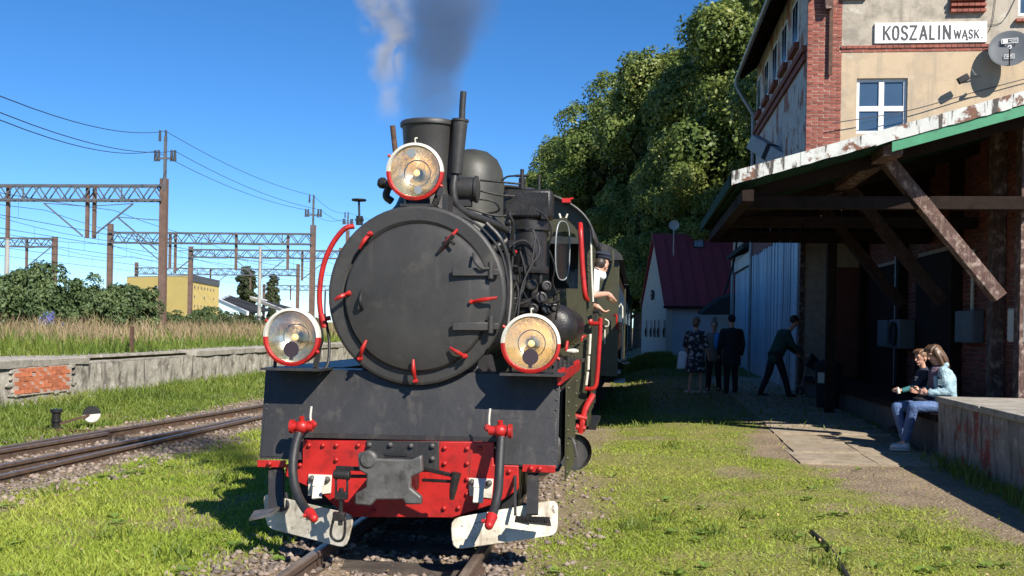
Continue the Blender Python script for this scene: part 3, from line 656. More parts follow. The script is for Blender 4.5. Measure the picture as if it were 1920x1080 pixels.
# name board
sg = thing('name_board', 'white station name board with grey capital letters on the cream wall', 'sign', (6.95, YF-.16, 8.13))
MB().bx(6.95, 9.43, YF-.165, YF-.105, 8.17, 8.64).build('board', K['sign'], sg, bevel=.004)
def text(body, name, mat, parent, x0, z0, h, wid, y, ext=.006, off=0.0, rot=(PI/2, 0, 0), shear=0):
    cu = bpy.data.curves.new(name, 'FONT'); cu.body = body; cu.size = 1; cu.extrude = ext; cu.offset = off; cu.resolution_u = 4
    tmp = bpy.data.objects.new(name, cu); COL.objects.link(tmp); bpy.context.view_layer.update()
    me = bpy.data.meshes.new_from_object(tmp.evaluated_get(bpy.context.evaluated_depsgraph_get())); COL.objects.unlink(tmp); bpy.data.objects.remove(tmp)
    co = np.empty(len(me.vertices)*3); me.vertices.foreach_get('co', co); co = co.reshape(-1, 3)
    capm = .73
    co[:, 0] = (co[:, 0]-co[:, 0].min())/(co[:, 0].max()-co[:, 0].min())*wid; co[:, 1] *= h/capm
    me.vertices.foreach_set('co', co.ravel()); me.materials.clear(); me.materials.append(mat); me.update()
    o = bpy.data.objects.new(name, me); COL.objects.link(o); o.parent = parent; o.rotation_euler = rot; o.location = Vector((x0, y, z0))-WL[parent.name]; WL[o.name] = WL[parent.name]; return o
def _o(w, n=18): return [(w/2+w/2*math.copysign(abs(math.cos(t))**.75, math.cos(t)), .5+.5*math.copysign(abs(math.sin(t))**.85, math.sin(t))) for t in [2*PI*k/n for k in range(n+1)]]
def _s(w): return [tuple(p)[:2] for p in spline([Vector((w, .84, 0)), Vector((w*.72, .98, 0)), Vector((w*.25, .98, 0)), Vector((.02, .78, 0)), Vector((w*.25, .56, 0)), Vector((w*.75, .44, 0)), Vector((w, .22, 0)), Vector((w*.75, .02, 0)), Vector((w*.25, .02, 0)), Vector((0, .16, 0))], 3)]
GL = {'K': lambda w: [[(0, 0), (0, 1)], [(w, 1), (.03, .42)], [(w*.34, .56), (w, 0)]], 'O': lambda w: [_o(w)], 'S': lambda w: [_s(w)], 'Z': lambda w: [[(0, 1), (w, 1), (0, 0), (w, 0)]], 'A': lambda w: [[(0, 0), (w/2, 1), (w, 0)], [(w*.2, .3), (w*.8, .3)]], 'L': lambda w: [[(0, 1), (0, 0), (w, 0)]], 'I': lambda w: [[(0, 0), (0, 1)]], 'N': lambda w: [[(0, 0), (0, 1), (w, 0), (w, 1)]], 'W': lambda w: [[(0, 1), (w*.25, 0), (w*.5, .85), (w*.75, 0), (w, 1)]], 'Ą': lambda w: [[(0, 0), (w/2, 1), (w, 0), (w*.86, -.14), (w*1.12, -.22)], [(w*.2, .3), (w*.8, .3)]], '.': lambda w: [[(0, .02), (w, .02)]]}
def letters(spec, x0, z0, h, st, y):
    m = MB(); k = 0
    for ch, u0, u1 in spec:
        w = max((u1-u0)/251.0-st, .0)/h
        for pl_ in GL[ch](w):
            for a, b in zip(pl_[:-1], pl_[1:]):
                k += 1; p = Vector((x0+(u0-1072)/251.0+st/2+a[0]*h, y-.0004*(k % 5), z0+a[1]*h)); q = Vector((x0+(u0-1072)/251.0+st/2+b[0]*h, y-.0004*(k % 5), z0+b[1]*h)); d = (q-p).normalized()*st*.32; m.bar(p-d, q+d, st, .008, (0, -1, 0))
    return m.build('lettering', K['letter'], sg, smooth=False)
letters((('K', 1113, 1157), ('O', 1164, 1205), ('S', 1213, 1254), ('Z', 1260, 1305), ('A', 1316, 1362), ('L', 1372, 1404), ('I', 1421, 1431), ('N', 1447, 1491)), 6.97, 8.255, .30, .042, YF-.170)
letters((('W', 1507, 1549), ('Ą', 1552, 1584), ('S', 1588, 1613), ('K', 1620, 1648), ('.', 1658, 1667)), 6.97, 8.265, .185, .026, YF-.170)
# satellite dish
dsh = thing('satellite_dish', 'dark grey satellite dish on an arm beside the name board', 'satellite dish', (9.95, YF-.1, 8.0))
dc = at(1893, 91, YF-.55); dn = Vector((-.32, -1, .28)).normalized()
dm = MB(); dm.lathe([(.0, -.05), (.2, -.035), (.36, -.008), (.43, .012), (.44, .012), (.43, -.004), (.36, -.03), (.2, -.06), (0, -.075)], dc, dn, 36)
dm.build('reflector', K['dish'], dsh, ang=60)
MB().tube([dc-dn*.08, dc-dn*.25, Vector((dc.x+.1, YF-.1, dc.z-.12))], .028, 8).build('arm', K['zinc'], dsh)
ux, uy = frame(dn); ux = Vector((1, -.32, 0)).normalized(); uz = dn.cross(ux)*-1; uz = uz if uz.z > 0 else -uz
foot = dc-uz*.42; hd = dc+dn*.5-uz*.22
MB().tube([foot, hd], .014, 6).build('feed_arm', K['blackm'], dsh); MB().cyl(hd-dn*.02, hd-dn*.14+uz*.03, .045, .03, 10).build('feed_horn', K['pvc'], dsh)
RD = Matrix((ux, -dn, uz)).transposed()
lab = MB(); q = dc+dn*.02+uz*.18
for (dx, dz, sx, sz) in ((0, .055, .34, .012), (0, -.055, .34, .012), (-.165, 0, .012, .11), (.165, 0, .012, .11), (-.09, 0, .1, .085), (.07, .012, .15, .012), (.08, -.025, .11, .008)): lab.box(q+ux*dx+uz*dz, (sx, .008, sz), RD)
q = dc+dn*.012-uz*.2
for (dx, dz, sx, sz) in ((0, .05, .2, .01), (0, -.05, .2, .01), (-.095, 0, .01, .1), (.095, 0, .01, .1), (-.05, 0, .012, .05), (-.025, 0, .012, .05), (-.037, 0, .03, .01), (.025, 0, .012, .05), (.05, .02, .04, .01), (.05, -.02, .04, .01)): lab.box(q+ux*dx+uz*dz, (sx, .008, sz), RD)
lab.build('emblem', K['pvc'], dsh, smooth=False)
# floodlight on a bracket
fl = thing('floodlight', 'small black floodlight on a bent bracket above the canopy', 'lamp', (9.05, YF-.1, 7.4)); p = at(1822, 152, YF-.12); h = at(1806, 150, YF-.4)
MB().tube([p+Vector((.2, 0, .12)), p+Vector((.05, -.1, .12)), at(1822, 130, YF-.35)], .016, 6).build('bracket', K['zinc'], fl)
MB().box(at(1806, 148, YF-.45), (.26, .1, .15), Matrix.Rotation(-.5, 3, 'Y')).build('lamp_head', K['blackm'], fl, bevel=.02)
o = MB().tube([at(1560, 231, YF-.3), at(1700, 208, YF-.25), at(1830, 172, YF-.22), at(1990, 130, YF-.2)], .011, 5).build('wall_cable', K['wire'], None); tag(o, 'thin black cable sagging across the cream wall above the canopy', 'cable')
o = MB().tube([at(1868, -10, YF-.13), at(1860, 45, YF-.13), at(1850, 62, YF-.13), at(1847, 48, YF-.13), at(1880, 40, YF-.13), at(1908, -10, YF-.13)], .007, 5).build('loose_wire', K['wire'], None); tag(o, 'loose looping wire on the wall beside the name board', 'wire')
# grey sheet housing tilted at the side wall
o = thing('sheet_housing', 'tilted grey sheet metal housing fixed to the shaded side wall', 'housing', (5.3, 30, 6.2))
a = at(1412, 266, 30.5); b_ = at(1478, 306, 29.5)
MB().bar(a, b_, .34, .42).build('casing', K['zinc'], o, bevel=.02); MB().bar(a+(b_-a)*.45, a+(b_-a)*.55, .36, .44).build('band', K['dkcloth'], o)
# annex behind the station
an = thing('annex', 'low plank clad annex with dark eaves behind the station', 'building', (5.5, 36.5, 0))
MB().bx(5.5, 9, 36.55, 43, -.3, 4.3).build('wall', K['plaster'], an)
m = MB(); m.prism([(5.1, 36.5, 4.25), (9.3, 36.5, 5.9), (9.3, 36.5, 6.05), (5.1, 36.5, 4.42)], (0, 6.9, 0)); m.build('roof', K['felt'], an)
y = 36.75
while y < 42.9: share('plank', pk, an, (5.46-random.uniform(0, .015), y, 1.7)); y += .225
MB().bx(5.38, 5.499, 36.6, 43, 3.75, 4.2).build('eaves_board', K['zinc'], an)
MB().cyl((5.33, 43.0, 0), (5.33, 43.0, 4.3), .06, n=10).build('downpipe', K['zinc'], an)
MB().bx(5.85, 7.5, 43.1, 49, 4.5, 6.4).build('rear_wall', K['render_up'], an)
# ---------------- locomotive ----------------
XT = XC; XC = -0.07
lo = thing('steam_locomotive', 'black narrow gauge steam locomotive with red buffer beam and three big lamps', 'locomotive', (XC, 7.9, -.1667))
SC = Vector((-.06, 8.0, 1.72))
def sb(px, py, Y): return at(px, py, Y)
m = MB(); m.lathe([(.55, .01), (.575, -.006), (.665, -.006), (.683, 0.0), (.69, .012), (.69, .045), (.61, .055), (.61, 1.25), (.60, 1.26)], SC, (0, 1, 0), 64); m.build('smokebox', K['door'], lo, ang=18)
m = MB(); m.lathe([(.57, 1.2), (.585, 1.22), (.585, 2.2), (.60, 2.2), (.60, 2.26), (.585, 2.26), (.585, 3.3), (.60, 3.3), (.60, 3.36), (.585, 3.36), (.585, 4.6)], SC, (0, 1, 0), 56); m.build('boiler', K['dome'], lo)
DC = Vector((-.045, 7.985, 1.70))
m = MB(); m.lathe([(0, -.075), (.2, -.072), (.38, -.062), (.50, -.048), (.548, -.036), (.562, -.022), (.566, 0), (.566, .02)], DC, (0, 1, 0), 64); door = m.build('smokebox_door', K['door'], lo, ang=25)
def ydoor(p):
    r = math.hypot(p.x-DC.x, p.z-DC.z); return DC.y-float(np.interp(r, [0, .2, .38, .5, .545, .575, .6], [.075, .072, .062, .048, .036, 0, .0]))
for (px, py, ax, ay) in ((684, 452, -10, 14), (842, 450, 16, -20), (641, 556, -13, 6), (908, 562, 24, -4), (681, 655, 6, -17), (858, 660, -14, -8), (777, 694, -2, -20)):
    a = sb(px-ax, py+ay*-1, 7.95); c = sb(px, py, 7.95); d = (c-SC); d.y = 0; d.normalize()
    inner = c-d*.07; outer = c+d*.07
    inner = sb(px+ax, py+ay, 7.9); outer = sb(px-ax, py-ay, 7.94)
    m = MB(); m.tube([outer, (outer+inner)/2+Vector((0, -.03, 0)), inner], [.012, .017, .010], 8, 4); m.sphere(outer, (.021, .022, .021), 10, 7); m.cyl(outer+Vector((0, .06, 0)), outer+Vector((0, -.045, 0)), .012, n=8)
    cl = m.build('door_clamp', K['red'], door)
for y_ in (510, 612):
    a, c = sb(848, y_, 7.88), sb(920, y_, 7.93); m = MB(); m.bar(a, c, .02, .062); m.cyl(c+Vector((0, -.005, -.055)), c+Vector((0, -.005, .075)), .022, n=10); m.bar(c+Vector((-.02, .02, 0)), c+Vector((.06, .03, 0)), .03, .05)
    m.build('door_hinge', K['door'], door, bevel=.006)
m = MB(); m.tube([sb(888, 475, 7.92), sb(890, 490, 7.88), sb(903, 503, 7.88), sb(918, 503, 7.92)], .011, 7); m.build('hinge_stay', K['black'], door)
m = MB(); m.tube([sb(679, 545, 7.93), sb(676, 558, 7.87), sb(676, 570, 7.87), sb(679, 580, 7.93)], .014, 7); m.build('door_handle', K['blackm'], door)
m = MB(); m.tube([sb(822, 472, 7.9), sb(850, 440, 7.87)], .013, 7); m.tube([sb(836, 445, 7.9), sb(852, 458, 7.88)], .012, 7); m.build('door_latch', K['iron'], door)
bolt_me = bpy.data.meshes.new('bolt'); mm = MB().lathe([(.0, -.022), (.012, -.021), (.017, -.012), (.018, 0)], (0, 0, 0), (0, 1, 0), 10); bolt_me.from_pydata(mm.v, [], mm.f); bolt_me.materials.append(K['red']); bolt_me.polygons.foreach_set('use_smooth', [True]*len(mm.f))
bolt_bk = bolt_me.copy(); bolt_bk.materials[0] = K['steel']
riv = bolt_me.copy(); riv.materials[0] = K['olive']
# saddle under the smokebox
m = MB(); m.prism([(-.62, 8.2, .75), (.5, 8.2, .75), (.38, 8.2, 1.25), (-.5, 8.2, 1.25)], (0, .95, 0)); m.build('smokebox_saddle', K['black'], lo, bevel=.01)
# apron
def ap(x, z, off=0): return Vector((x, 7.90+.20*(z-.44)/.69+off, z))
poly = [(-1.24, .45), (-.905, .45), (-.905, .615), (.60, .625), (.60, .455), (1.05, .45), (1.045, 1.13), (-1.27, 1.13)]
m = MB(); m.prism([ap(x, z, -.012) for x, z in poly], (0, .012, 0)); m.build('apron_plate', K['black'], lo, bevel=.003)
MB().bar(ap(-.93, .635, -.02), ap(.62, .645, -.02), .02, .035).build('apron_lip', K['black'], lo)
m = MB().prism([ap(x, z, -.02) for x, z in ((.605, .465), (1.03, .465), (1.03, .80), (.615, .80))], (0, .008, 0)); m.build('access_panel', K['black'], lo, bevel=.003)
MB().prism([ap(x, z, -.017) for x, z in ((-1.225, .468), (-.92, .468), (-.92, .795), (-1.235, .795))], (0, .005, 0)).build('access_panel', K['black'], lo, bevel=.002)
# running board
m = MB(); m.bx(-1.24, 1.02, 8.105, 8.42, 1.10, 1.135); m.build('front_platform', K['black'], lo, bevel=.004)
m = MB(); m.bx(.62, 1.02, 8.425, 12.4, 1.105, 1.14); m.build('running_board', K['black'], lo)
m = MB(); m.bx(-1.24, -.74, 8.425, 12.4, 1.105, 1.14); m.build('running_board', K['black'], lo)
m = MB(); m.prism([(1.03, 8.02, 1.06), (1.03, 8.02, 1.145), (1.03, 10.9, 1.145), (1.03, 10.9, 1.07)], (.022, 0, 0)); m.build('valance', K['red'], lo)
for y in (8.15, 8.5, 10.2, 10.6): MB().box((1.04, y, 1.16), (.03, .09, .03)).build('valance_lug', K['red'], lo)
# headstock
hp = [(567, 826), (925, 829), (925, 872), (972, 873), (972, 917), (936, 942), (848, 971), (648, 969), (600, 922), (560, 905), (535, 893), (535, 871), (567, 871)]
m = MB(); m.prism([tuple(at(x, y, 7.88)) for x, y in hp][::-1], (0, .05, 0)); hs = m.build('headstock', K['red'], lo, bevel=.006)
MB().bx(-1.0, .75, 7.97, 8.06, .1, .6).build('headstock_back', K['blackm'], lo)
cpl = [(687, 826), (823, 828), (823, 882), (687, 880)]
cp = MB().prism([tuple(at(x, y, 7.862)) for x, y in cpl][::-1], (0, .016, 0)).build('drawgear_plate', K['black'], hs, bevel=.004)
for px, py in ((580, 835), (606, 835), (631, 835), (672, 835), (631, 862), (551, 872), (563, 872), (834, 840), (876, 841), (900, 841), (834, 869), (876, 869), (876, 898), (876, 926), (955, 884), (940, 882), (833, 953), (700, 958), (860, 952)):
    p = at(px, py, 7.879); share('bolt', bolt_me, hs, p, scale=(1.0,)*3)
for px, py in ((693, 834), (732, 834), (771, 836), (811, 836), (811, 860)):
    p = at(px, py, 7.861); share('bolt', bolt_bk, hs, p, scale=(1.1,)*3)
MB().box(at(742, 852, 7.86), (.17, .01, .02)).build('drawgear_slot', K['blackm'], hs)
for (a, b, c, d, bp_) in (((482, 863), (534, 864), (534, 877), (482, 876), [(506, 869)]), ((980, 871), (1042, 873), (1040, 887), (978, 885), [(996, 878), (1012, 879)])):
    o = MB().prism([tuple(at(*q, 7.885)) for q in (a, b, c, d)][::-1], (0, .03, 0)).build('side_bar', K['red'], lo, bevel=.004)
    for q in bp_: share('bolt', bolt_me, o, at(*q, 7.884), scale=(1.2,)*3)
# central buffer coupler
pp = [(670, 850), (690, 845), (702, 860), (772, 862), (790, 853), (792, 885), (770, 895), (769, 915), (790, 932), (790, 946), (760, 946), (755, 937), (705, 937), (695, 949), (664, 946), (666, 926), (686, 914), (687, 890), (672, 882)]
cpr = MB().prism([tuple(at(x, y, 7.42)) for x, y in pp][::-1], (0, .06, 0)).build('buffer_plate', K['steel'], lo, bevel=.012)
MB().bx(-.26, .02, 7.475, 7.86, .26, .5).build('buffer_shank', K['iron'], lo, bevel=.02)
MB().lathe([(.0, -.02), (.05, -.015), (.065, .0), (.065, .03)], at(690, 862, 7.42), (0, 1, 0), 16).build('buffer_boss', K['steel'], cpr)
MB().bar(at(792, 878, 7.55), at(856, 893, 7.5), .03, .028).bar(at(792, 900, 7.6), at(850, 903, 7.52), .025, .022).build('hook_arm', K['iron'], lo, bevel=.006)
MB().tube([at(856, 886, 7.48), at(852, 905, 7.48), at(849, 922, 7.48), at(847, 937, 7.48)], [.035, .03, .026, .016], 8).build('drop_hook', K['iron'], lo)
MB().bar(at(690, 880, 7.5), at(630, 877, 7.5), .028, .03).bar(at(690, 893, 7.62), at(650, 893, 7.62), .025, .025).build('hook_arm', K['iron'], lo, bevel=.006)
sc = MB(); q0 = 7.33
sc.cyl(at(626, 889, q0), at(656, 891, q0), .034, n=12).bar(at(630, 895, q0), at(630, 930, q0), .014, .018).bar(at(651, 897, q0), at(651, 932, q0), .014, .018).box(at(640, 929, q0), (.085, .05, .055)).cyl(at(640, 915, q0), at(638, 985, q0), .017, n=10).box(at(636, 968, q0), (.085, .05, .06)).tube([at(626, 970, q0), at(620, 1000, q0), at(628, 1013, q0), at(640, 1013, q0), at(646, 1000, q0), at(647, 970, q0)], .011, 7)
sc.build('screw_coupling', K['iron'], lo, bevel=.005)
# white brackets with nuts
for (a, b, c, d, dr) in (((578, 889), (622, 891), (620, 925), (577, 930), ((600, 892), (596, 912), (594, 935))), ((878, 896), (925, 898), (922, 935), (880, 930), ((900, 898), (898, 915), (896, 943)))):
    o = MB().prism([tuple(at(*q, 7.868)) for q in (a, b, c, d)][::-1], (0, .012, 0)).build('bracket', K['white'], lo, bevel=.004)
    P = [at(x, y, 7.85-.06*i) for i, (x, y) in enumerate(dr)]
    MB().bar(P[0], P[1], .085, .02, (0, -1, 0)).bar(P[1], P[2], .075, .02, (0, -1, 0)).build('catch', K['white'], o, bevel=.004)
    for q in ((a[0]+7, a[1]+8), (b[0]-8, b[1]+8)): share('bolt', bolt_bk, o, at(*q, 7.866), scale=(1.3,)*3)
# brake hoses
for (ck, hs_, lev) in (((566, 800), [(561, 812), (553, 840), (549, 880), (555, 920), (570, 950), (582, 964)], [(583, 790), (582, 780), (584, 762)]), ((938, 808), [(940, 820), (938, 850), (936, 890), (934, 920), (928, 950), (921, 972)], [(917, 797), (917, 785), (919, 766)])):
    Y = 7.74; c = at(*ck, Y); m = MB(); s = 1 if ck[0] > 700 else -1
    m.cyl(c+Vector((-.085, 0, 0)), c+Vector((.085, 0, .0)), .034, n=14); m.sphere(c, (.055, .05, .05), 14, 9); m.cyl(c+Vector((s*.06, 0, 0)), c+Vector((s*.088, 0, 0)), .052, n=14); m.cyl(c, c+Vector((0, .2, .0)), .03, n=10); m.cyl(c, at(*hs_[0], Y), .036, n=12); m.cyl(c+Vector((0, 0, .03)), c+Vector((0, -.01, .075)), .02, n=10)
    m.tube([c+Vector((-s*.07, 0, 0)), c+Vector((-s*.10, -.01, .02)), at(*lev[0], Y)], .02, 8)
    ck_ = m.build('brake_cock', K['red'], lo)
    MB().tube([at(*q, Y-.01) for q in lev], .0085, 7, 3).build('cock_lever', K['white'], ck_)
    MB().tube([at(x, y, Y-.02-.40*(i/max(1, len(hs_)-1))**1.3) for i, (x, y) in enumerate(hs_)], .034, 12, 6).build('brake_hose', K['rubber'], lo)
    e = at(*hs_[-1], Y-.42); d = (e-at(*hs_[-2], Y-.32)).normalized(); MB().cyl(e-d*.02, e+d*.07, .042, .03, 12).sphere(e+d*.07, .032, 10, 7).cyl(e+d*.03+Vector((-.06, 0, 0)), e+d*.03, .014, n=8).build('hose_end', K['red'], lo)
# rail guards (white ploughs)
def plough(A, B, C, D, lab=None):
    # A,B bottom inner/outer, C,D top outer/inner : rounded plate
    P = [Vector(p) for p in (A, B, C, D)]; pts = []
    for i in range(4):
        p = P[i]; a = P[i-1]; b = P[(i+1) % 4]; ra = (a-p).normalized()*.07; rb = (b-p).normalized()*.07
        for t in (0, .33, .66, 1): pts.append((p+ra)*(1-t)**2+p*2*t*(1-t)+(p+rb)*t*t)
    n = (P[1]-P[0]).cross(P[3]-P[0]).normalized()
    return MB().prism(pts, n*-.016 if n.y < 0 else n*.016).build('rail_guard', K['plow'], lo, bevel=.004)
pr = plough(at(849, 1031, 7.50), at(1046, 1003, 7.84), at(1047, 936, 7.88), at(845, 972, 7.56))
pl_ = plough(at(648, 1028, 7.50), at(500, 990, 7.84), at(492, 924, 7.88), at(664, 965, 7.56))
# step brackets
m = MB(); m.bar(at(1000, 888, 7.93), at(998, 965, 7.66), .085, .02, (0, -1, 0)); m.bar(at(966, 890, 7.9), at(966, 965, 7.6), .02, .02); m.build('step_hanger', K['black'], lo)
m = MB(); a = at(968, 972, 7.58); b = at(1030, 974, 7.64); m.prism([a, a+Vector((.0, -.10, -.01)), b+Vector((.02, -.10, -.03)), b], (0, 0, .018))
for i in range(9): m.box(a.lerp(b, (i+.5)/9)+Vector((0, -.1, .018)), (.016, .022, .034))
m.build('step_tread', K['iron'], lo)
m = MB(); m.bar(at(518, 876, 7.93), at(518, 955, 7.72), .12, .02, (0, -1, 0)); m.tube([at(536, 925, 7.85), at(540, 950, 7.75), at(528, 957, 7.7), at(512, 955, 7.7)], .012, 6); m.build('step_hanger', K['black'], lo)
a = at(524, 955, 7.66); b = at(477, 962, 7.62); m = MB().prism([a, b, b+Vector((.02, -.16, -.03)), a+Vector((0, -.18, -.02))], (0, 0, .02)); m.build('step_tread', K['steel'], lo)
# under frame, wheels, cylinders
MB().bx(-.95, .8, 8.1, 14.0, .42, .8).build('frame', K['blackm'], lo); MB().bx(-.40, .28, 8.05, 8.6, .02, .42).build('frame_stretcher', K['blackm'], lo)
for y in (9.6, 10.55, 11.5, 12.45):
    for s in (-1, 1):
        x = XC+s*.59; m = MB(); m.lathe([(.06, -.05), (.38, -.05), (.40, -.045), (.40, .06), (.43, .06), (.43, .075), (.06, .075)], (x, y, .233), (-s, 0, 0), 32)
        wl = m.build('wheel', K['black'], lo); MB().lathe([(.34, -.056), (.385, -.056), (.385, -.05)], (x, y, .233), (-s, 0, 0), 32).build('tyre', K['steel'], wl)
for s in (-1, 1):
    x = XC+s*.93; c = MB(); c.cyl((x, 8.35, .52), (x, 9.35, .52), .2, n=24).bx(x-.16, x+.19, 8.4, 9.3, .55, 1.0); c.lathe([(0, -.05), (.1, -.04), (.16, -.02), (.2, 0)], (x, 8.35, .52), (0, 1, 0), 24)
    cy = c.build('cylinder', K['black'], lo, bevel=.01)
    MB().bar((x+.02, 9.4, .48), (x+.02, 11.5, .23), .06, .1).build('connecting_rod', K['steel'], lo); MB().bar((x-.06, 9.6, .23), (x-.06, 12.45, .23), .05, .09).build('coupling_rod', K['red'], lo)
m = MB(); m.prism([(1.075, 8.3, .30), (1.075, 8.3, 1.05), (1.075, 9.5, 1.05), (1.075, 9.5, .30)], (.012, 0, 0)); cs = m.build('cylinder_cladding', K['olive'], lo)
for i in range(7):
    for y in (8.36, 9.44): share('rivet', riv, cs, (1.09, y, .36+i*.11), (0, 0, PI/2), (.7,)*3)
MB().lathe([(0, -.03), (.16, -.02), (.17, .04)], (1.05, 9.9, .34), (.5, -1, 0), 20).build('cylinder_cover', K['black'], lo)
MB().tube([(1.09, 8.5, .62), (1.13, 8.45, .60), (1.16, 8.45, .48)], .012, 6).build('drain_pipe', K['steel'], lo)
# chimney
CH = Vector((-.10, 8.62, 0)); m = MB(); m.lathe([(.40, 2.24), (.36, 2.36), (.27, 2.47), (.235, 2.55), (.195, 2.62), (.19, 2.66), (.205, 2.85), (.225, 3.10), (.228, 3.11), (.242, 3.115), (.245, 3.14), (.235, 3.155), (.205, 3.155), (.20, 3.1), (.17, 2.6)], CH, (0, 0, 1), 44); m.build('chimney', K['door'], lo, ang=50)
# dome
m = MB(); m.lathe([(.44, 2.30), (.37, 2.38), (.335, 2.5), (.325, 2.6), (.32, 2.88), (.30, 3.0), (.25, 3.1), (.16, 3.17), (.06, 3.195), (0, 3.198)], (.0, 10.2, 0), (0, 0, 1), 44); m.build('steam_dome', K['dome'], lo, ang=60)
m = MB(); m.lathe([(.36, 2.3), (.3, 2.4), (.28, 2.75), (.22, 2.85), (0, 2.88)], (-.05, 11.4, 0), (0, 0, 1), 32); m.build('sand_dome', K['dome'], lo)
# exhaust stack with thin pipe, and the curved pipe below
m = MB(); a = at(863, 226, 8.5); b = at(855, 326, 8.5); m.cyl(b, a, .05, .062, 18); m.lathe([(.062, -.01), (.07, -.008), (.07, .008), (.062, .01)], a, (a-b), 18); m.build('exhaust_stack', K['door'], lo)
MB().tube([at(866, 228, 8.5), at(867, 200, 8.5), at(869, 172, 8.5)], .026, 12).build('exhaust_pipe', K['black'], lo)
MB().tube([at(853, 326, 8.5), at(850, 360, 8.48), at(857, 385, 8.5), at(880, 402, 8.6), at(915, 415, 8.9), at(950, 432, 9.3)], .032, 12, 7).build('turbine_pipe', K['black'], lo)
t = MB(); a = at(858, 352, 8.52); t.cyl(a+Vector((-.02, .1, 0)), a+Vector((.12, .1, 0)), .1, n=24).lathe([(.1, 0), (.112, .01), (.112, .03), (.08, .04), (0, .042)], a+Vector((.12, .1, 0)), (1, 0, 0), 24).box(a+Vector((.05, .1, -.11)), (.1, .1, .06)); t.build('turbo_generator', K['black'], lo, ang=40)
MB().cyl(at(742, 290, 8.45), at(736, 236, 8.45), .022, n=12).build('vent_pipe', K['rust'], lo)
m = MB(); a = at(716, 343, 8.35); m.cyl(a, a+Vector((.12, 0, -.03)), .035, n=12).lathe([(.03, -.03), (.045, -.01), (.045, .02), (.03, .03)], a, (1, 0, -.2), 12).tube([at(728, 352, 8.35), at(724, 368, 8.35), at(735, 378, 8.35)], .03, 8); m.build('injector_valve', K['iron'], lo)
# handwheel valve
m = MB(); a = at(674, 410, 8.3); b = at(673, 378, 8.3); m.cyl(a-Vector((0, 0, .03)), b, .009, n=8).lathe([(.02, 0), (.055, .004), (.06, .012), (.055, .02), (.0, .016)], b, (0, 0, 1), 20).cyl(a+Vector((0, 0, -.05)), a+Vector((0, 0, .02)), .028, n=10).cyl(a+Vector((0, 0, -.02)), a+Vector((0, 0, .0)), .036, n=6); m.build('handwheel_valve', K['iron'], lo)
# handrails
MB().tube([at(664, 424, 8.12), at(645, 430, 8.1), at(622, 460, 8.1), at(606, 500, 8.1), at(599, 550, 8.1), at(602, 590, 8.1), at(608, 612, 8.1)], .021, 10, 7).cyl(at(598, 600, 8.1), at(620, 596, 8.12), .018, n=8).cyl(at(603, 590, 8.1), at(609, 614, 8.1), .03, n=10).build('handrail', K['red'], lo)
MB().tube([at(610, 545, 8.11), at(609, 580, 8.1), at(611, 600, 8.1)], .007, 6).build('lamp_conduit', K['white'], lo)
MB().tube([at(612, 605, 8.1), at(617, 640, 8.08), at(615, 680, 8.02), at(600, 700, 7.98), at(585, 705, 8.02)], .012, 7).build('lamp_cable', K['rubber'], lo)
MB().tube([at(782, 394, 8.02), at(800, 402, 8.02), at(850, 402, 8.05), at(885, 415, 8.1), at(915, 440, 8.1), at(940, 475, 8.1), at(952, 530, 8.1), at(950, 590, 8.12)], .011, 7).build('lamp_cable', K['rubber'], lo)
# lamps
def headlight(c, R, half=None, blind=None, tilt=(0, 0), amber=0.0):
    c = Vector(c); d = Vector((tilt[0], -1, tilt[1])).normalized()
    m = MB(); m.lathe([(R*.97, -.0), (R*.98, -.05), (R*.9, -.16), (R*.62, -.26), (R*.3, -.30), (0, -.305)], c, d, 36); hl = m.build('headlight', K['black'], lo)
    x, y = frame(d)
    # rim: white upper half and red lower half (frame x is horizontal)
    prof = [(R*.86, -.02), (R*.86, .015), (R*.90, .028), (R*.99, .02), (R*1.0, 0), (R*.99, -.04)]
    up = y.z > 0
    MB().lathe(prof, c, d, 26, 0 if up else PI, PI if up else 2*PI).build('rim', K['white'], hl)
    MB().lathe(prof, c, d, 26, PI if up else 0, 2*PI if up else PI).build('rim', K['red'], hl)
    rp = [(R*.87, -.005), (R*.80, -.03), (R*.68, -.065), (R*.52, -.098), (R*.36, -.122), (R*.2, -.138), (R*.09, -.143), (.0, -.144)]
    MB().lathe(rp, c, d, 40).build('reflector', K['reflector'], hl, ang=80)
    MB().lathe([(R*.44, -.1085), (R*.46, -.104), (R*.48, -.1055)], c, d, 40).build('reflector_ring', K['steel'], hl)
    MB().sphere(c-d*.075, (.026, .03, .026), 14, 9).build('bulb', K['amber'], hl); MB().cyl(c-d*.142, c-d*.095, .022, n=12).build('bulb_holder', K['steel'], hl)
    MB().lathe([(0, .004), (R*.5, .001), (R*.86, -.004)], c, d, 40).build('lens', K['lens'], hl)
    if blind:
        b = c-d*.002+Vector((blind[0]*R, 0, blind[1]*R)); k = MB(); k.lathe([(0, .012), (R*.27, .012), (R*.27, .006)], b, d, 24); k.box(b+Vector((0, -.008, -R*.3)), (R*.12, .012, R*.12)); k.build('blind', K['purpleblk'], hl, smooth=False)
    kt = MB(); kt.lathe([(.006, 0), (.012, .0)], c, d, 6) if False else kt.tube([c+y*(R if up else -R)*1.0, c+(y if up else -y)*(R+.03)+d*.01, c+(y if up else -y)*(R+.035)+x*.015], .006, 6); kt.build('catch', K['white'], hl)
    for a in (2.6, 5.8): MB().cyl(c+(x*math.cos(a)+y*math.sin(a))*R, c+(x*math.cos(a)+y*math.sin(a))*(R+.022), .012, n=8).build('hinge', K['red'], hl)
    return hl
K['purpleblk'] = pm('blind_paint', (.035, .022, .03), .55, var=.1)
headlight(at(547, 632, 7.82), .222, blind=(-.0, -.42), tilt=(-.02, 0.02))
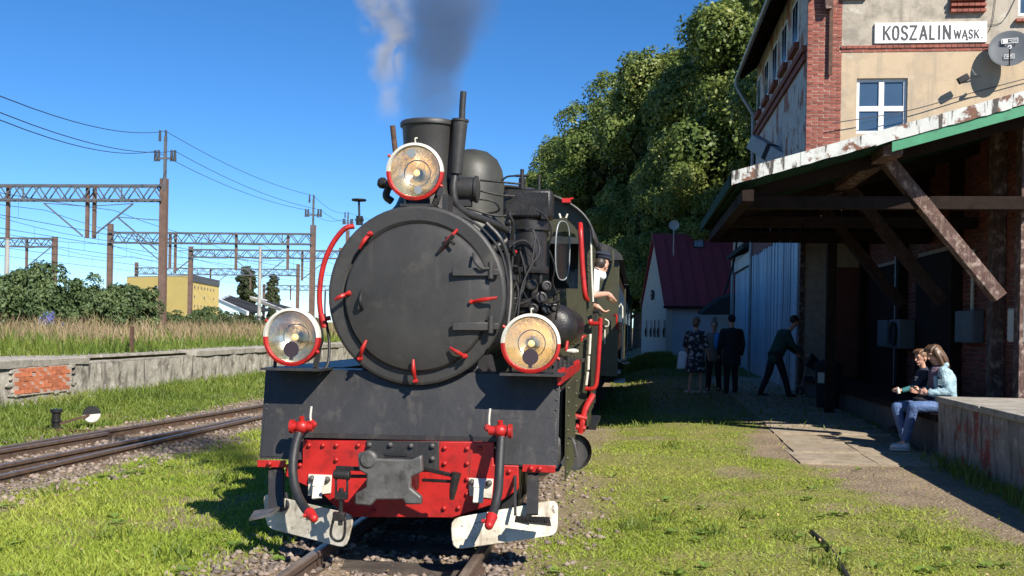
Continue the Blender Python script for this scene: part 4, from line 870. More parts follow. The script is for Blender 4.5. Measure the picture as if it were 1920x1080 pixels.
headlight(at(995, 644, 7.82), .222, blind=(.0, -.45), tilt=(.03, 0.02))
h3 = headlight(at(778, 322, 8.02), .222, tilt=(0.03, -.02))
c3 = at(778, 322, 8.02)
for (dx, dz, s) in ((-.03, .14, .035), (.03, -.14, .032)): MB().lathe([(0, .009), (s, .009), (s, .006)], c3+Vector((dx, -.004, dz)), (0, -1, 0), 16).build('vent_disc', K['zinc'], h3)
for cx, tx in ((547, -1), (995, 1)):
    b = at(cx, 694, 7.82); x = b.x; zt_ = ap(0, 1.13).z
    m = MB(); m.bx(x-.22, x+.24, 7.74, 8.1, 1.135, 1.152); m.bar((x-.16, 7.9, 1.15), (x-.17, 7.95, 1.30), .02, .05); m.bar((x+.16, 7.9, 1.15), (x+.17, 7.95, 1.30), .02, .05); m.build('lamp_shelf', K['black'], lo)
m = MB(); m.bx(-.2, .06, 8.0, 8.3, 2.40, 2.42); m.bar((-.17, 8.1, 2.42), (-.2, 8.15, 2.56), .02, .05); m.bar((.05, 8.1, 2.42), (.09, 8.15, 2.56), .02, .05); m.bx(.12, .16, 8.05, 8.3, 2.36, 2.5); m.build('lamp_shelf', K['black'], lo)
# air pump
pb_ = Vector((.62, 9.7, 0)); m = MB()
m.lathe([(.185, 1.98), (.19, 2.0), (.19, 2.04), (.17, 2.05), (.17, 2.36), (.195, 2.37), (.195, 2.45), (.165, 2.46), (.165, 2.66), (.175, 2.67), (.175, 2.72), (.13, 2.74), (0, 2.745)], pb_, (0, 0, 1), 32); m.build('air_pump', K['iron'], lo, ang=40)
m = MB(); m.box((.62, 9.66, 2.60), (.44, .3, .26)); m.build('pump_head', K['iron'], lo, bevel=.03)
m = MB(); m.cyl((.56, 9.6, 2.74), (.56, 9.6, 2.84), .03, n=12).cyl((.56, 9.6, 2.84), (.56, 9.6, 2.92), .018, n=10).cyl((.50, 9.6, 2.86), (.62, 9.6, 2.86), .012, n=8).tube([(.5, 9.6, 2.86), (.42, 9.6, 2.85), (.36, 9.6, 2.80)], .009, 6); m.build('lubricator', K['iron'], lo); m = MB().cyl((.72, 9.55, 2.72), (.72, 9.55, 2.86), .012, n=8); m.build('vent_rod', K['iron'], lo); m = MB().cyl((.79, 9.55, 2.52), (.79, 9.55, 2.66), .013, n=8).box((.78, 9.52, 2.5), (.06, .06, .08)); m.build('governor', K['iron'], lo)
m = MB(); m.cyl((.47, 9.45, 2.33), (.47, 9.45, 2.52), .035, .025, 12).sphere((.47, 9.45, 2.42), (.045,)*3, 10, 7).tube([(.49, 9.42, 2.36), (.46, 9.38, 2.26), (.36, 9.3, 2.18), (.30, 9.2, 2.1)], .042, 10).cyl((.49, 9.43, 2.3), (.5, 9.43, 2.16), .03, n=10); m.build('steam_elbow', K['iron'], lo)
MB().cyl((.515, 9.4, 2.16), (.545, 9.38, 2.16), .014, n=8).build('elbow_tap', K['red'], lo)
m = MB()
for x in (.50, .57, .67, .74): m.cyl((x, 9.62, 1.74), (x, 9.62, 2.0), .02, n=8)
m.cyl((.62, 9.66, 1.75), (.62, 9.66, 1.98), .055, n=12); m.build('pump_yoke', K['iron'], lo)
m = MB(); m.lathe([(.15, 1.30), (.17, 1.32), (.17, 1.66), (.2, 1.67), (.2, 1.74), (0, 1.745)], (.62, 9.72, 0), (0, 0, 1), 24)
for i in range(6): m.lathe([(.175, 0), (.19, .008), (.175, .016)], (.62, 9.72, 1.36+i*.05), (0, 0, 1), 24)
m.build('air_cylinder', K['iron'], lo)
for px, py, r in ((996, 534, .055), (1024, 536, .052), (1014, 558, .06), (1000, 578, .05), (1026, 580, .055), (1040, 577, .04)):
    c = at(px, py, 9.5); d = Vector((.35 if px > 1010 else .1, -1, .05)).normalized()
    MB().lathe([(r*.8, -.14), (r*.8, -.04), (r, -.03), (r, .01), (r*.82, .022), (r*.6, .024), (r*.55, .012), (0, .012)], c, d, 18).build('valve_cap', K['iron'], lo)
# hoses round the pump
for pts in ([(965, 440), (962, 480), (960, 515), (972, 545), (966, 585), (955, 625)], [(975, 470), (985, 510), (980, 545), (965, 560), (955, 545), (962, 515), (980, 505)], [(1000, 430), (1012, 470), (995, 500), (978, 540), (970, 600)], [(985, 430), (1003, 440), (998, 490)], [(1030, 560), (1045, 550), (1058, 545)], [(1028, 570), (1050, 565), (1062, 556)]):
    MB().tube([at(x, y, 9.4-.03*i) for i, (x, y) in enumerate(pts)], .009, 6).build('hose', K['rubber'], lo)
for pts in ([(880, 352), (930, 365), (965, 368)], [(885, 372), (925, 378), (935, 395), (905, 402)], [(875, 390), (930, 405), (965, 402)], [(900, 318+20), (945, 342), (975, 345)]):
    MB().tube([at(x, y, 9.3+.05*i) for i, (x, y) in enumerate(pts)], .010, 6).build('pipe', K['iron'], lo)
MB().tube([at(912, 418, 8.7), at(940, 450, 8.7), at(955, 500, 8.75), at(957, 560, 8.7), at(952, 610, 8.6)], .018, 8).build('pipe', K['black'], lo)
MB().tube([at(1000, 620, 8.6), at(960, 640, 8.5), at(948, 660, 8.4)], .03, 8).build('pipe', K['black'], lo)
for r_, pts in ((.014, [(946, 470), (965, 455), (985, 452), (1000, 470), (1004, 500)]), (.011, [(948, 520), (960, 500), (972, 505), (978, 540), (988, 560)]), (.016, [(952, 400), (962, 420), (958, 450), (965, 480)]), (.009, [(1030, 470), (1040, 500), (1036, 530), (1046, 560), (1042, 600)]), (.012, [(950, 560), (965, 570), (985, 566), (1000, 556)]), (.012, [(955, 610), (975, 600), (990, 604), (1005, 598)]), (.008, [(1004, 392), (1022, 405), (1034, 430), (1030, 460)])):
    MB().tube([at(x, y, 9.25+.04*i) for i, (x, y) in enumerate(pts)], r_, 7).build('pipe', K['iron'], lo)
for px, py in ((957, 455), (963, 520), (975, 505), (1000, 555), (958, 575), (985, 602), (1042, 560)):
    c = at(px, py, 9.2); MB().cyl(c+Vector((0, 0, -.022)), c+Vector((0, 0, .022)), .024, n=6).build('union_nut', K['iron'], lo)
for k in range(9):
    share('rivet', bolt_bk, lo, ap(1.025, .50+k*.075, -.014), scale=(.45,)*3); share('rivet', bolt_bk, lo, ap(-1.225, .82+k*.035, -.014), scale=(.4,)*3)
# air reservoir
m = MB(); m.lathe([(0, -.05), (.10, -.04), (.17, -.01), (.205, .05), (.215, .12), (.22, .125), (.22, .16), (.215, .165), (.215, 1.6)], (.83, 10.1, 1.50), (0, 1, 0), 36); m.build('air_reservoir', K['iron'], lo, ang=50)
m = MB(); a = at(1063, 648, 9.0); m.tube([at(1064, 640, 9.0), at(1062, 652, 8.98), at(1061, 658, 8.98)], .014, 8); m.build('crank', K['red'], lo); MB().lathe([(.008, 0), (.018, .03), (.022, .07), (.012, .105), (0, .108)], at(1061, 658, 8.98), (1, 0, 0), 12).build('crank_grip', K['white'], lo)
m = MB()
for i in range(6): m.cyl((.88+.02*i, 8.7+.25*i, 1.14), (.88+.02*i, 8.7+.25*i, 1.2+.03*(i % 2)), .03, n=8)
m.tube([(.9, 8.6, 1.25), (.93, 9.4, 1.26), (.92, 10.2, 1.2)], .016, 6); m.build('oil_fittings', K['iron'], lo, kind='stuff')
# cab
CX, CW = -.07, 1.16
def cabprof(k=1.0, n=16):
    P = [(-CW, .50), (-CW, 2.45)]
    for i in range(n+1):
        a = PI-(PI)*i/n; P.append((CW*math.cos(a)*.98, 2.45+.78*math.sin(a)**.9 if math.sin(a) > 0 else 2.45))
    return P+[(CW, 2.45), (CW, .50)]
YC = 12.5
# front sheet with an arched opening on the camera's side of the boiler
wx0, wx1, wz0, wz1 = .58, .92, 1.95, 2.62
def roofz(x): t = max(-1, min(1, (x-CX)/CW)); return 2.48+.66*math.sqrt(max(0, 1-t*t))**.9
m = MB(); xsn = np.linspace(CX-CW, CX+CW, 33); xsn = np.unique(np.concatenate([xsn, [wx0, wx1]]))
def warch(x): t = (x-(wx0+wx1)/2)/((wx1-wx0)/2); return wz1-.12+.12*math.sqrt(max(0, 1-t*t))
for i in range(len(xsn)-1):
    a, b = float(xsn[i]), float(xsn[i+1])
    segs = [(lambda x: .5, roofz)]
    if a >= wx0-1e-6 and b <= wx1+1e-6: segs = [(lambda x: .5, lambda x: wz0), (warch, roofz)]
    for f0, f1 in segs: m.prism([(a, YC, f0(a)), (b, YC, f0(b)), (b, YC, f1(b)), (a, YC, f1(a))], (0, .014, 0))
cfs = m.build('cab_front', K['olive'], lo, smooth=False)
# roof shell
m = MB(); n = 26; vs = []; ys_ = (YC-.12, 14.6)
for y in ys_:
    for j in range(n+1):
        a = PI*(1-j/n); x = CX+(CW+.03)*math.cos(a); vs.append((x, y, roofz(CX+(x-CX)*.98)+.015))
m.add(vs, [(j, j+1, n+2+j, n+1+j) for j in range(n)]); o = m.build('cab_roof', K['black'], lo, ang=60); so = o.modifiers.new('thickness', 'SOLIDIFY'); so.thickness = .03
for s in (-1, 1):
    x = CX+s*CW; m = MB(); m.bx(x-.012, x, YC+.002, YC+.5, .5, 2.5); m.bx(x-.012, x, YC+.5, 13.5, .5, 1.55); m.bx(x-.012, x, YC+.5, 13.5, 2.3, 2.5); m.build('cab_side', K['olive'], lo, smooth=False)
MB().bx(CX-CW, CX+CW, 14.1, 14.12, .5, 2.6).build('cab_rear', K['blackm'], lo); MB().bx(CX-CW, CX+CW, 12.52, 14.2, .85, .9).build('cab_floor', K['dktimber'], lo)
MB().bx(CX-.5, CX+.5, 12.54, 12.7, 1.1, 2.3).build('backhead', K['blackm'], lo)
# rivets along the front sheet edge
m = MB()
for i in range(26):
    z = .58+i*.075; m.lathe([(0, -.01), (.009, -.007), (.011, 0)], (CX+CW-.05, YC, z), (0, 1, 0), 7)
for i in range(10): m.lathe([(0, -.01), (.009, -.007), (.011, 0)], (.55+i*.05, YC, 1.30), (0, 1, 0), 7); m.lathe([(0, -.01), (.009, -.007), (.011, 0)], (.9, YC, .6+i*.07), (0, 1, 0), 7)
m.build('rivet', K['olive'], lo, kind='stuff')
# tilted front window: pale oval sash swung open
a = at(1049, 418, 12.3); wt = at(1056, 412, 12.3); wb = at(1056, 528, 12.3)
c = (at(1046, 470, 12.3)+at(1064, 470, 12.3))/2; R_ = Matrix.Rotation(math.radians(62), 3, 'Z'); m = MB(); pts = []
for i in range(20):
    t = 2*PI*i/20; pts.append(c+R_ @ Vector((.155*math.copysign(abs(math.cos(t))**.7, math.cos(t)), 0, .34*math.copysign(abs(math.sin(t))**.8, math.sin(t)))))
m.tube(pts+[pts[0]], .008, 8, 2); sash = m.build('window_sash', K['zinc'], lo); m = MB(); m.add(pts, [tuple(range(20))]); g_ = m.build('pane', K['cabglass'], sash, smooth=False)
for dx in (-.03, .03): MB().cyl(wt+Vector((dx, 0, .02)), wt+Vector((dx*1.6, 0, .07)), .012, n=8).build('sash_knob', K['white'], sash)
# red handrail, white staff and red grab rails
MB().tube([at(1088, 420, 12.3), at(1089, 440, 12.2), at(1092, 500, 12.2), at(1097, 552, 12.2), at(1101, 562, 12.3)], .03, 10).build('cab_handrail', K['red'], lo)
MB().box(at(1062, 376, 12.35), (.1, .05, .05)).cyl(at(1062, 374, 12.35), at(1075, 372, 12.35), .012, n=8).build('whistle', K['red'], lo)
MB().tube([at(1108, 430, 12.42), at(1109, 500, 12.42), at(1112, 566, 12.42)], .012, 7).build('edge_beading', K['white'], lo)
MB().tube([at(1108, 600, 12.44), at(1108, 606, 12.42), at(1123, 606, 12.40), at(1126, 600, 12.4)], .026, 8).tube([at(1126, 596, 12.4), at(1124, 640, 12.4), at(1120, 700, 12.4), at(1117, 722, 12.4), at(1110, 729, 12.4), at(1098, 729, 12.42)], .026, 10).build('grab_rail', K['red'], lo)
MB().tube([at(1112, 586, 12.44), at(1122, 584, 12.42), at(1126, 592, 12.4)], .02, 8).build('grab_rail', K['iron'], lo)
for (a, b) in (((1107, 626), (1105, 664)), ((1104, 667), (1103, 693)), ((1102, 697), (1099, 722))): MB().cyl(at(*a, 12.42), at(*b, 12.42), .016, n=8).build('white_rod', K['white'], lo)
MB().tube([at(1090, 640, 12.35), at(1092, 632, 12.35), at(1098, 630, 12.4)], .012, 7).build('small_tap', K['red'], lo)
m = MB(); m.tube([at(1112, 740, 12.4), at(1098, 765, 12.3), at(1092, 790, 12.2), at(1088, 812, 12.2)], .035, 8).cyl(at(1078, 780, 12.2), at(1100, 785, 12.2), .03, n=8).cyl(at(1080, 800, 12.2), at(1098, 804, 12.2), .035, n=8); m.build('brake_gear', K['red'], lo)
MB().bx(.95, 1.16, 12.5, 14.1, .30, .34).build('cab_step', K['iron'], lo); MB().bx(1.05, 1.07, 12.5, 13.3, .3, .9).build('step_hanger', K['olive'], lo)
XC = XT
# ---------------- tender and carriages ----------------
td = thing('tender', 'black coal tender hidden behind the locomotive cab', 'tender', (XC, 14.4, 0))
MB().bx(-1.05, .92, 14.5, 18.6, .75, 2.0).build('tank', K['black'], td, bevel=.02); MB().bx(-.95, .8, 14.6, 18.4, .5, .74).build('frame', K['blackm'], td)
for y in (15.2, 16.2, 17.0, 18.0):
    for s in (-1, 1): MB().lathe([(.05, -.05), (.33, -.05), (.33, .06), (.36, .06), (.36, .075), (.05, .075)], (XC+s*.53, y, .33), (-s, 0, 0), 24).build('wheel', K['black'], td)
K['carside'] = pm('carriage_brown', (.085, .07, .055), .35, var=.2, scale=3, coat=.3)
def carriage(label, y0, L):
    X = 1.2; t = thing('carriage', label, 'railway carriage', (XC, y0, 0))
    MB().bx(XC-X, XC+X-.06, y0+.02, y0+L, .62, 2.72).build('body', K['carside'], t)
    MB().bx(XC-X, XC+X, y0, y0+.018, .62, 2.74).build('end_wall', K['olive'], t)
    m = MB(); n = 14; P = [(XC+(X+.07)*math.cos(PI*j/n), y0-.12, 2.72+.42*math.sin(PI*j/n)) for j in range(n+1)]; m.prism(P, (0, L+.2, 0)); m.build('roof', K['black'], t)
    k = 0; y = y0+.15
    while y < y0+L-1.1:
        f = MB().bx(XC+X-.058, XC+X-.03, y, y+1.0, 1.55, 2.4).build('window', K['dktimber'], t); MB().bx(XC+X-.029, XC+X-.022, y+.06, y+.94, 1.62, 2.34).build('pane', K['winglass'], f); y += 1.15
        MB().bx(XC+X-.058, XC+X-.036, y-.13, y-.1, .66, 2.7).build('panel_strip', K['dktimber'], t)
    MB().bx(XC+X-.058, XC+X-.03, y0+.05, y0+L-.05, 1.42, 1.48).build('waist_rail', K['dktimber'], t)
    MB().bx(XC-.9, XC+.9, y0+.2, y0+L-.2, .38, .6).build('underframe', K['blackm'], t)
    MB().bx(XC+X-.1, XC+X+.12, y0+1.5, y0+2.6, .42, .46).build('step_board', K['white'], t); MB().bx(XC+X-.1, XC+X+.02, y0+1.5, y0+2.6, .6, .64).build('step_board', K['white'], t)
    for y in (y0+1.5, y0+2.9, y0+L-2.9, y0+L-1.5):
        for s in (-1, 1): MB().lathe([(.05, -.05), (.33, -.05), (.33, .06), (.36, .06), (.36, .075), (.05, .075)], (XC+s*.53, y, .36), (-s, 0, 0), 20).build('wheel', K['black'], t)
    MB().tube([(XC+X-.02, y0+1.2, 1.9), (XC+X+.05, y0+1.2, 1.9), (XC+X+.05, y0+1.2, .9), (XC+X-.02, y0+1.2, .9)], .018, 6, 2).build('grab_rail', K['white'], t)
    return t
c1 = carriage('olive ended first carriage right behind the tender', 19.4, 10.5)
MB().tube([at(1148, 468, 19.3), at(1148, 500, 19.3), at(1135, 540, 19.3)], .03, 8).build('drain_pipe', K['olive'], c1)
MB().tube([at(1134, 598, 19.3), at(1141, 603, 19.3), at(1140, 611, 19.3), at(1134, 612, 19.3)], .012, 6).build('ring_handle', K['white'], c1)
MB().tube([at(1151, 592, 19.3), at(1156, 592, 19.25), at(1156, 618, 19.25)], .016, 6).build('grab_rail', K['red'], c1)
MB().tube([at(1134, 618, 19.3), at(1134, 645, 19.3)], .014, 6).build('grab_rail', K['white'], c1)
carriage('second carriage further back, its side seen edge on past the first', 30.6, 10.5); carriage('rearmost carriage close to the red roofed house', 41.8, 10.5)
# ---------------- overhead line portals ----------------
def portal(label, xl, xr, Y, zg_, zb, zt_, mast_top, drops, masts=(True, True), ext=None, step=1.15):
    t = thing('catenary_portal', label, 'line portal', ((xl+xr)/2, Y, .8), 'portals carrying the overhead line over the yard')
    for x, on, mt in ((xl, masts[0], mast_top), (xr, masts[1], mast_top)):
        if on: MB().prism([(x-.19, Y-.16, zg_), (x+.19, Y-.16, zg_), (x+.19, Y+.16, zg_), (x-.19, Y+.16, zg_)], (0, 0, mt-zg_)).build('mast', K['mast'], t)
    m = MB()
    for z in (zb, zt_):
        for y in (Y-.3, Y+.3): m.bar((xl, y, z), (xr, y, z), .09, .11)
    n = max(2, int((xr-xl)/step)); dx = (xr-xl)/n
    for i in range(n):
        x = xl+i*dx
        for y in (Y-.3, Y+.3): m.bar((x, y, zb), (x+dx/2, y, zt_), .055, .055).bar((x+dx/2, y, zt_), (x+dx, y, zb), .055, .055)
        if i % 5 == 2: m.bar((x, Y-.3, zb), (x, Y-.3, zt_), .06, .06)
    m.build('girder', K['girder'], t, smooth=False)
    for (x, zl, dirs) in drops:
        MB().bx(x-.085, x+.085, Y-.09, Y+.09, zl, zt_+.05).build('drop_post', K['mast'], t)
        for s in dirs:
            e = Vector((x+s*2.4, Y-.3, zl+1.9)); MB().bar((x+s*.1, Y-.3, zl+.1), e, .07, .07).build('bracket_arm', K['girder'], t)
            MB().cyl((x, Y-.3, zl+1.75), e, .025, n=6).build('tie_rod', K['girder'], t)
    return t
portal('nearest and tallest lattice portal, its brown mast rising left of the engine', -52, -24.35, 56, .6, 8.05, 8.85, 9.26, [(at(15, 400, 56).x, 5.9, ()), (at(164, 400, 56).x, 5.95, (-1,)), (at(177, 400, 56).x, 5.95, (1,)), (at(303, 400, 56).x-.0, 5.2, (-1,))], (True, True))
portal('second lattice portal with masts either side of the yellow block', at(207, 438, 81).x, at(587, 438, 81).x, 81, .8, 7.6, 8.4, 9.1, [(at(320, 400, 81).x, 5.6, (-1,)), (at(330, 400, 81).x, 5.2, (1,)), (at(444, 400, 81).x, 5.5, ()), (at(541, 400, 81).x, 5.6, ())])
portal('lattice portal behind the bushes at the far left of the yard', at(-120, 450, 85).x, at(103, 450, 85).x, 85, .8, 7.5, 8.2, 8.35, [(at(50, 480, 85).x, 5.6, (1,))], (False, True))
portal('third lattice portal spanning behind the curved red handrail', at(358, 463, 97).x, at(640, 463, 97).x, 97, .9, 7.5, 8.2, 8.5, [(at(489, 480, 97).x, 5.4, (-1, 1)), (at(567, 480, 97).x, 5.4, (1,))])
portal('smallest and farthest lattice portal above the yellow block', at(256, 500, 132).x, at(559, 500, 132).x, 132, 1, 7.4, 8.2, 8.9, [(at(395, 500, 132).x, 5.6, (-1, 1)), (at(470, 510, 132).x, 5.6, ())])
portal('faint lattice portal low behind the poplars', at(495, 540, 165).x, at(640, 540, 165).x, 165, 1, 6.6, 7.3, 7.5, [(at(545, 540, 165).x, 5.0, ())])
for px, yt, Y, lab in ((15, 385, 66, 'pale slim concrete pole at the far left of the yard'), (488, 462, 88, 'pale slim concrete pole beside the poplars')):
    a = at(px, yt, Y); t = thing('concrete_pole', lab, 'pole', (a.x, Y, .8)); MB().cyl((a.x, Y, .6), a, .19, .11, 12).build('pole', K['polec'], t)
# power line uprights on the two nearest masts, with cross arms and insulators
up = []
for px, yb, yt, yc, Y, w_, lab in ((309, 337, 256, 297, 55.9, 20, 'cross arm carrier with twin insulators on top of the nearest mast'), (587, 424, 374, 403, 80.9, 15, 'cross arm carrier on the mast beside the curved handrail'), (652, 432, 404, 418, 112, 9, 'smallest cross arm carrier just left of the smokebox')):
    b, a, c = at(px, yb, Y), at(px, yt, Y), at(px, yc, Y); t = thing('insulator_carrier', lab, 'line carrier', b, 'power line carriers')
    MB().bx(b.x-.07, b.x+.07, Y-.07, Y+.07, b.z-.6, a.z).build('upright', K['girder'], t); L = w_/FPX*Y
    MB().bx(b.x-L, b.x+L, Y-.05, Y+.05, c.z-.05, c.z+.05).build('cross_arm', K['girder'], t)
    for x in (-L, -L*.66, L*.66, L): MB().cyl((b.x+x, Y, c.z-.15), (b.x+x, Y, c.z+.45), .09, .07, 8).build('insulator', K['wire'], t)
    for x in (-.32, .02): MB().cyl((b.x+x, Y, a.z-.25), (b.x+x, Y, a.z+.35), .08, .06, 8).build('insulator', K['wire'], t)
    if px == 652: MB().bx(b.x-.17, b.x+.17, Y-.17, Y+.17, .8, b.z).build('mast', K['mast'], t)
    up.append((b.x, Y, a.z+.3, c.z+.4, L))
def sag(a, b, s, n=12): a, b = Vector(a), Vector(b); return [a.lerp(b, i/n)-Vector((0, 0, 4*s*(i/n)*(1-i/n))) for i in range(n+1)]
def wire(name, label, group, *segs, r=.016):
    m = MB()
    for p in segs: m.tube(p, r, 5, 1, cap=False)
    o = m.build(name, K['wire'], loc=segs[0][0]); return tag(o, label, 'cable', group)
near = [at(-60, 155, 24), at(-60, 186, 24.5), at(-60, 200, 24)]
for k, lab in enumerate(('topmost of three power lines crossing the blue sky', 'middle of three power lines crossing the blue sky', 'lowest of three power lines crossing the blue sky')):
    f_ = lambda u: (u[0], u[1], u[2]) if k == 0 else (u[0]+(u[4] if k == 1 else -u[4]), u[1], u[3])
    wire('power_line', lab, 'power lines along the yard', sag(near[k], f_(up[0]), .5), sag(f_(up[0]), f_(up[1]), .45), sag(f_(up[1]), f_(up[2]), .5), sag(f_(up[2]), (-12, 190, 11.5-(k > 0)), .5))
g = 'catenary wires over the yard tracks'
for i, x in enumerate((-27.2, -31.3, -35.5, -40, -45.5)):
    m = MB()
    seg = [18, 56, 81, 97, 132, 165, 220]
    for a, b in zip(seg[:-1], seg[1:]):
        xa = x-(a-56)*.02; xb = x-(b-56)*.02; s = sag((xa, a, 7.5), (xb, b, 7.5), .5, 8); m.tube(s, .014, 4, 1, cap=False); m.tube([(xa, a, 6.1), (xb, b, 6.1)], .014, 4, 1, cap=False)
        for q in range(2, 7, 2):
            y = a+(b-a)*q/8; m.cyl((s[q].x, y, 6.1), s[q], .008, n=4, cap=False)
    o = m.build('catenary_wire', K['wire'], loc=(x, 18, 6)); tag(o, ('catenary wire pair nearest the old platform', 'catenary wire pair second from the old platform', 'middle catenary wire pair over the yard', 'catenary wire pair second from the far side', 'catenary wire pair on the far side of the yard')[i], 'overhead wire', g)
# ---------------- far buildings ----------------
yb_ = thing('yellow_block', 'yellow flat roofed block beyond the yard tracks', 'building', (-47, 110, .9))
A, B, C = at(238, 523, 116), at(352, 520, 110), at(411, 527, 128); D = A+(C-B)
for v in (A, B, C, D): v.z = 6.4
m = MB(); m.prism([Vector((v.x, v.y, .5)) for v in (A, B, C, D)], (0, 0, 5.75)); m.build('wall', K['yellow'], yb_)
m = MB(); m.prism([Vector((v.x, v.y, 6.251)) for v in (A, B, C, D)], (0, 0, .12)); m.build('roof', K['pwall'], yb_)
e = (C-B).normalized(); nrm = Vector((e.y, -e.x, 0)); nrm = nrm if nrm.y < 0 or nrm.x > 0 else -nrm
MB().bar(B+e*.6+nrm*.03+Vector((0, 0, -.25)), C-e*.1+nrm*.03+Vector((0, 0, -.25)), .12, .75).build('roof_edge', K['girder'], yb_)
f_ = (B-A).normalized(); fn = Vector((f_.y, -f_.x, 0))
for u, z, h in ((.51, 4.9, .75), (.51, 3.3, .5)): 
    o = MB().bar(A.lerp(B, u)+fn*.02+Vector((-.25, 0, z-6.4)), A.lerp(B, u)+fn*.02+Vector((.25, 0, z-6.4)), .06, h).build('window', K['darkwin'], yb_); MB().bar(A.lerp(B, u+.015)+fn*.06+Vector((0, 0, z-6.4)), A.lerp(B, u+.04)+fn*.06+Vector((0, 0, z-6.4)), .04, h*.8).build('pane', K['pvc'], o)
for r in range(3):
    for k in range(7):
        if r == 1 and k % 3: continue
        p = B.lerp(C, .2+k*.1)+nrm*.03; p.z = 5.2-r*1.05; MB().bar(p-e*.14, p+e*.14, .05, .24).build('window', K['darkwin'], yb_)
def shed(label, pts, roofc=K['felt']):
    t = thing('long_shed', label, 'shed', pts[0], 'dark roofed sheds beyond the yard'); a, b, c, d = [Vector(p) for p in pts]
    MB().prism([a, b, c, d], (0, 0, .12)).build('roof', roofc, t)
    for p, q in ((a, b), (d, a)): MB().bar(p+Vector((0, -.06, .1)), q+Vector((0, -.06, .1)), .18, .32).build('verge_board', K['pvc'], t)
    MB().prism([Vector((v.x, v.y, .6)) for v in (a, b, c, d)], (0, 0, .5)).build('wall', K['girder'], t)
shed('long dark roofed shed with white verge beside the yellow block', [at(412, 566, 92), at(465, 590, 84), at(508, 583, 100), at(432, 556, 112)])
shed('second dark roofed shed further right behind the left lamp', [at(470, 560, 118), at(560, 596, 92), at(590, 590, 100), at(500, 566, 124)])
# ---------------- house with maroon roof ----------------
ho = thing('red_roofed_house', 'small white house with a steep maroon roof at the end of the path', 'house', (2.5, 52, .2))
Yh = 52.0; hx0 = at(1250, 600, Yh).x; ez = at(1250, 573, Yh).z; rx_ = at(1227, 440, Yh+3).x; rz_ = at(1227, 440, Yh+3).z
MB().bx(hx0, 12, Yh+.2, Yh+6, 0, ez).build('side_wall', K['bwall'], ho)
gx = at(1203, 620, Yh+6).x
m = MB(); m.prism([(hx0-.02, Yh+.1, 0), (gx, Yh+6, 0), (gx, Yh+6, ez), (rx_+.05, Yh+3, rz_-.2), (hx0-.02, Yh+.1, ez)], (.3, .05, 0)); m.build('gable_wall', K['pwall'], ho)
rib = (at(1370, 440, Yh+3)-at(1227, 440, Yh+3)).length; n = 17; W = 9.4
e0 = Vector((hx0-.12, Yh-.25, ez-.1)); r0 = Vector((rx_-.1, Yh+3, rz_))
for i in range(n):
    x = W*i/n; a = e0+Vector((x, 0, 0)); b = e0+Vector((x+W/n-.015, 0, 0)); c = r0+Vector((x+W/n-.015, 0, 0)); d = r0+Vector((x, 0, 0))
    m = MB(); m.prism([a, b, c, d], (0, .02, .06)); m.bar(a+Vector((0, 0, .07)), d+Vector((0, 0, .07)), .05, .05); m.build('roof_panel', K['redroof'], ho)
m = MB(); m.prism([r0+Vector((0, 0, 0)), r0+Vector((W, 0, 0)), Vector((e0.x+W-.6, Yh+6.3, ez)), Vector((gx-.1, Yh+6.3, ez))], (0, .02, .06)); m.build('roof', K['redroof'], ho)
MB().bar(e0+Vector((-.05, -.02, .02)), e0+Vector((W, -.02, .02)), .12, .12).build('gutter', K['dktimber'], ho)
for (px0, py0, px1, py1, cl) in ((1306, 500, 1330, 521, 'winglass'), (1300, 447, 1320, 468, 'zinc')):
    a = at((px0+px1)/2, (py0+py1)/2, Yh+1.5 if py0 > 480 else Yh+2.6); sw = (px1-px0)/FPX*53; R_ = Matrix.Rotation(math.atan2(rz_-ez, 3.2), 3, 'X')
    o = MB().box(a, (sw, sw*1.2, .14), R_).build('roof_window', K['dkcloth'], ho); MB().box(a+R_ @ Vector((0, 0, .08)), (sw*.82, sw, .02), R_).build('pane', K[cl] if cl == 'zinc' else K['winglass'], o)
MB().bx(at(1340, 470, Yh+5).x, at(1366, 470, Yh+5).x, Yh+4, Yh+6, ez, at(1350, 455, Yh+5).z).build('chimney', K['yellow'], ho)
# emblem disc and shapes on the gable
ge = Vector((gx, Yh+6, 0))-Vector((hx0-.02, Yh+.1, 0)); ge.normalize(); gn = Vector((-ge.y, ge.x, 0)); gn = gn if gn.y < 0 else -gn
def ongable(px, py):
    r = at(px, py, 50)-CAM; P = Vector((hx0-.02, Yh+.1, 0)); t = (P-CAM).dot(gn)/r.dot(gn); return CAM+r*t+gn*.05
c = ongable(1225, 553)
em = thing('round_plaque', 'round dark plaque with a pale tram front on the white gable', 'plaque', c); MB().cyl(c, c+gn*.05, .26, n=24).build('disc', K['dkcloth'], em)
MB().bar(c+gn*.06+ge*.13+Vector((0, 0, .08)), c+gn*.06-ge*.13+Vector((0, 0, .08)), .02, .09).bar(c+gn*.06+ge*.07+Vector((0, 0, -.12)), c+gn*.06-ge*.07+Vector((0, 0, -.12)), .02, .07).build('motif', K['pwall'], em)
for i, px in enumerate((1213, 1222, 1229, 1236, 1247)):
    p = ongable(px, 616); t = thing('iron_ornament', ('first of the curled iron bars from the train side of the gable', 'second curled iron bar from the train side of the gable', 'middle curled iron bar on the white gable', 'fourth curled iron bar, next to the last on the gable', 'curled iron bar nearest the house corner, set a little apart')[i], 'ornament', p, 'row of black ornaments on the gable')
    MB().bar(p+Vector((0, 0, .42)), p+Vector((0, 0, -.42)), .03, .11).tube([p+Vector((0, 0, .02)), p+ge*.16+Vector((0, 0, -.12)), p+ge*.14+Vector((0, 0, -.3)), p+Vector((0, 0, -.42))], .035, 6).build('bar', K['blackm'], t)
dd = at(1264, 422, 50); t = thing('pale_dish', 'pale round satellite dish standing above the maroon roof ridge', 'satellite dish', dd)
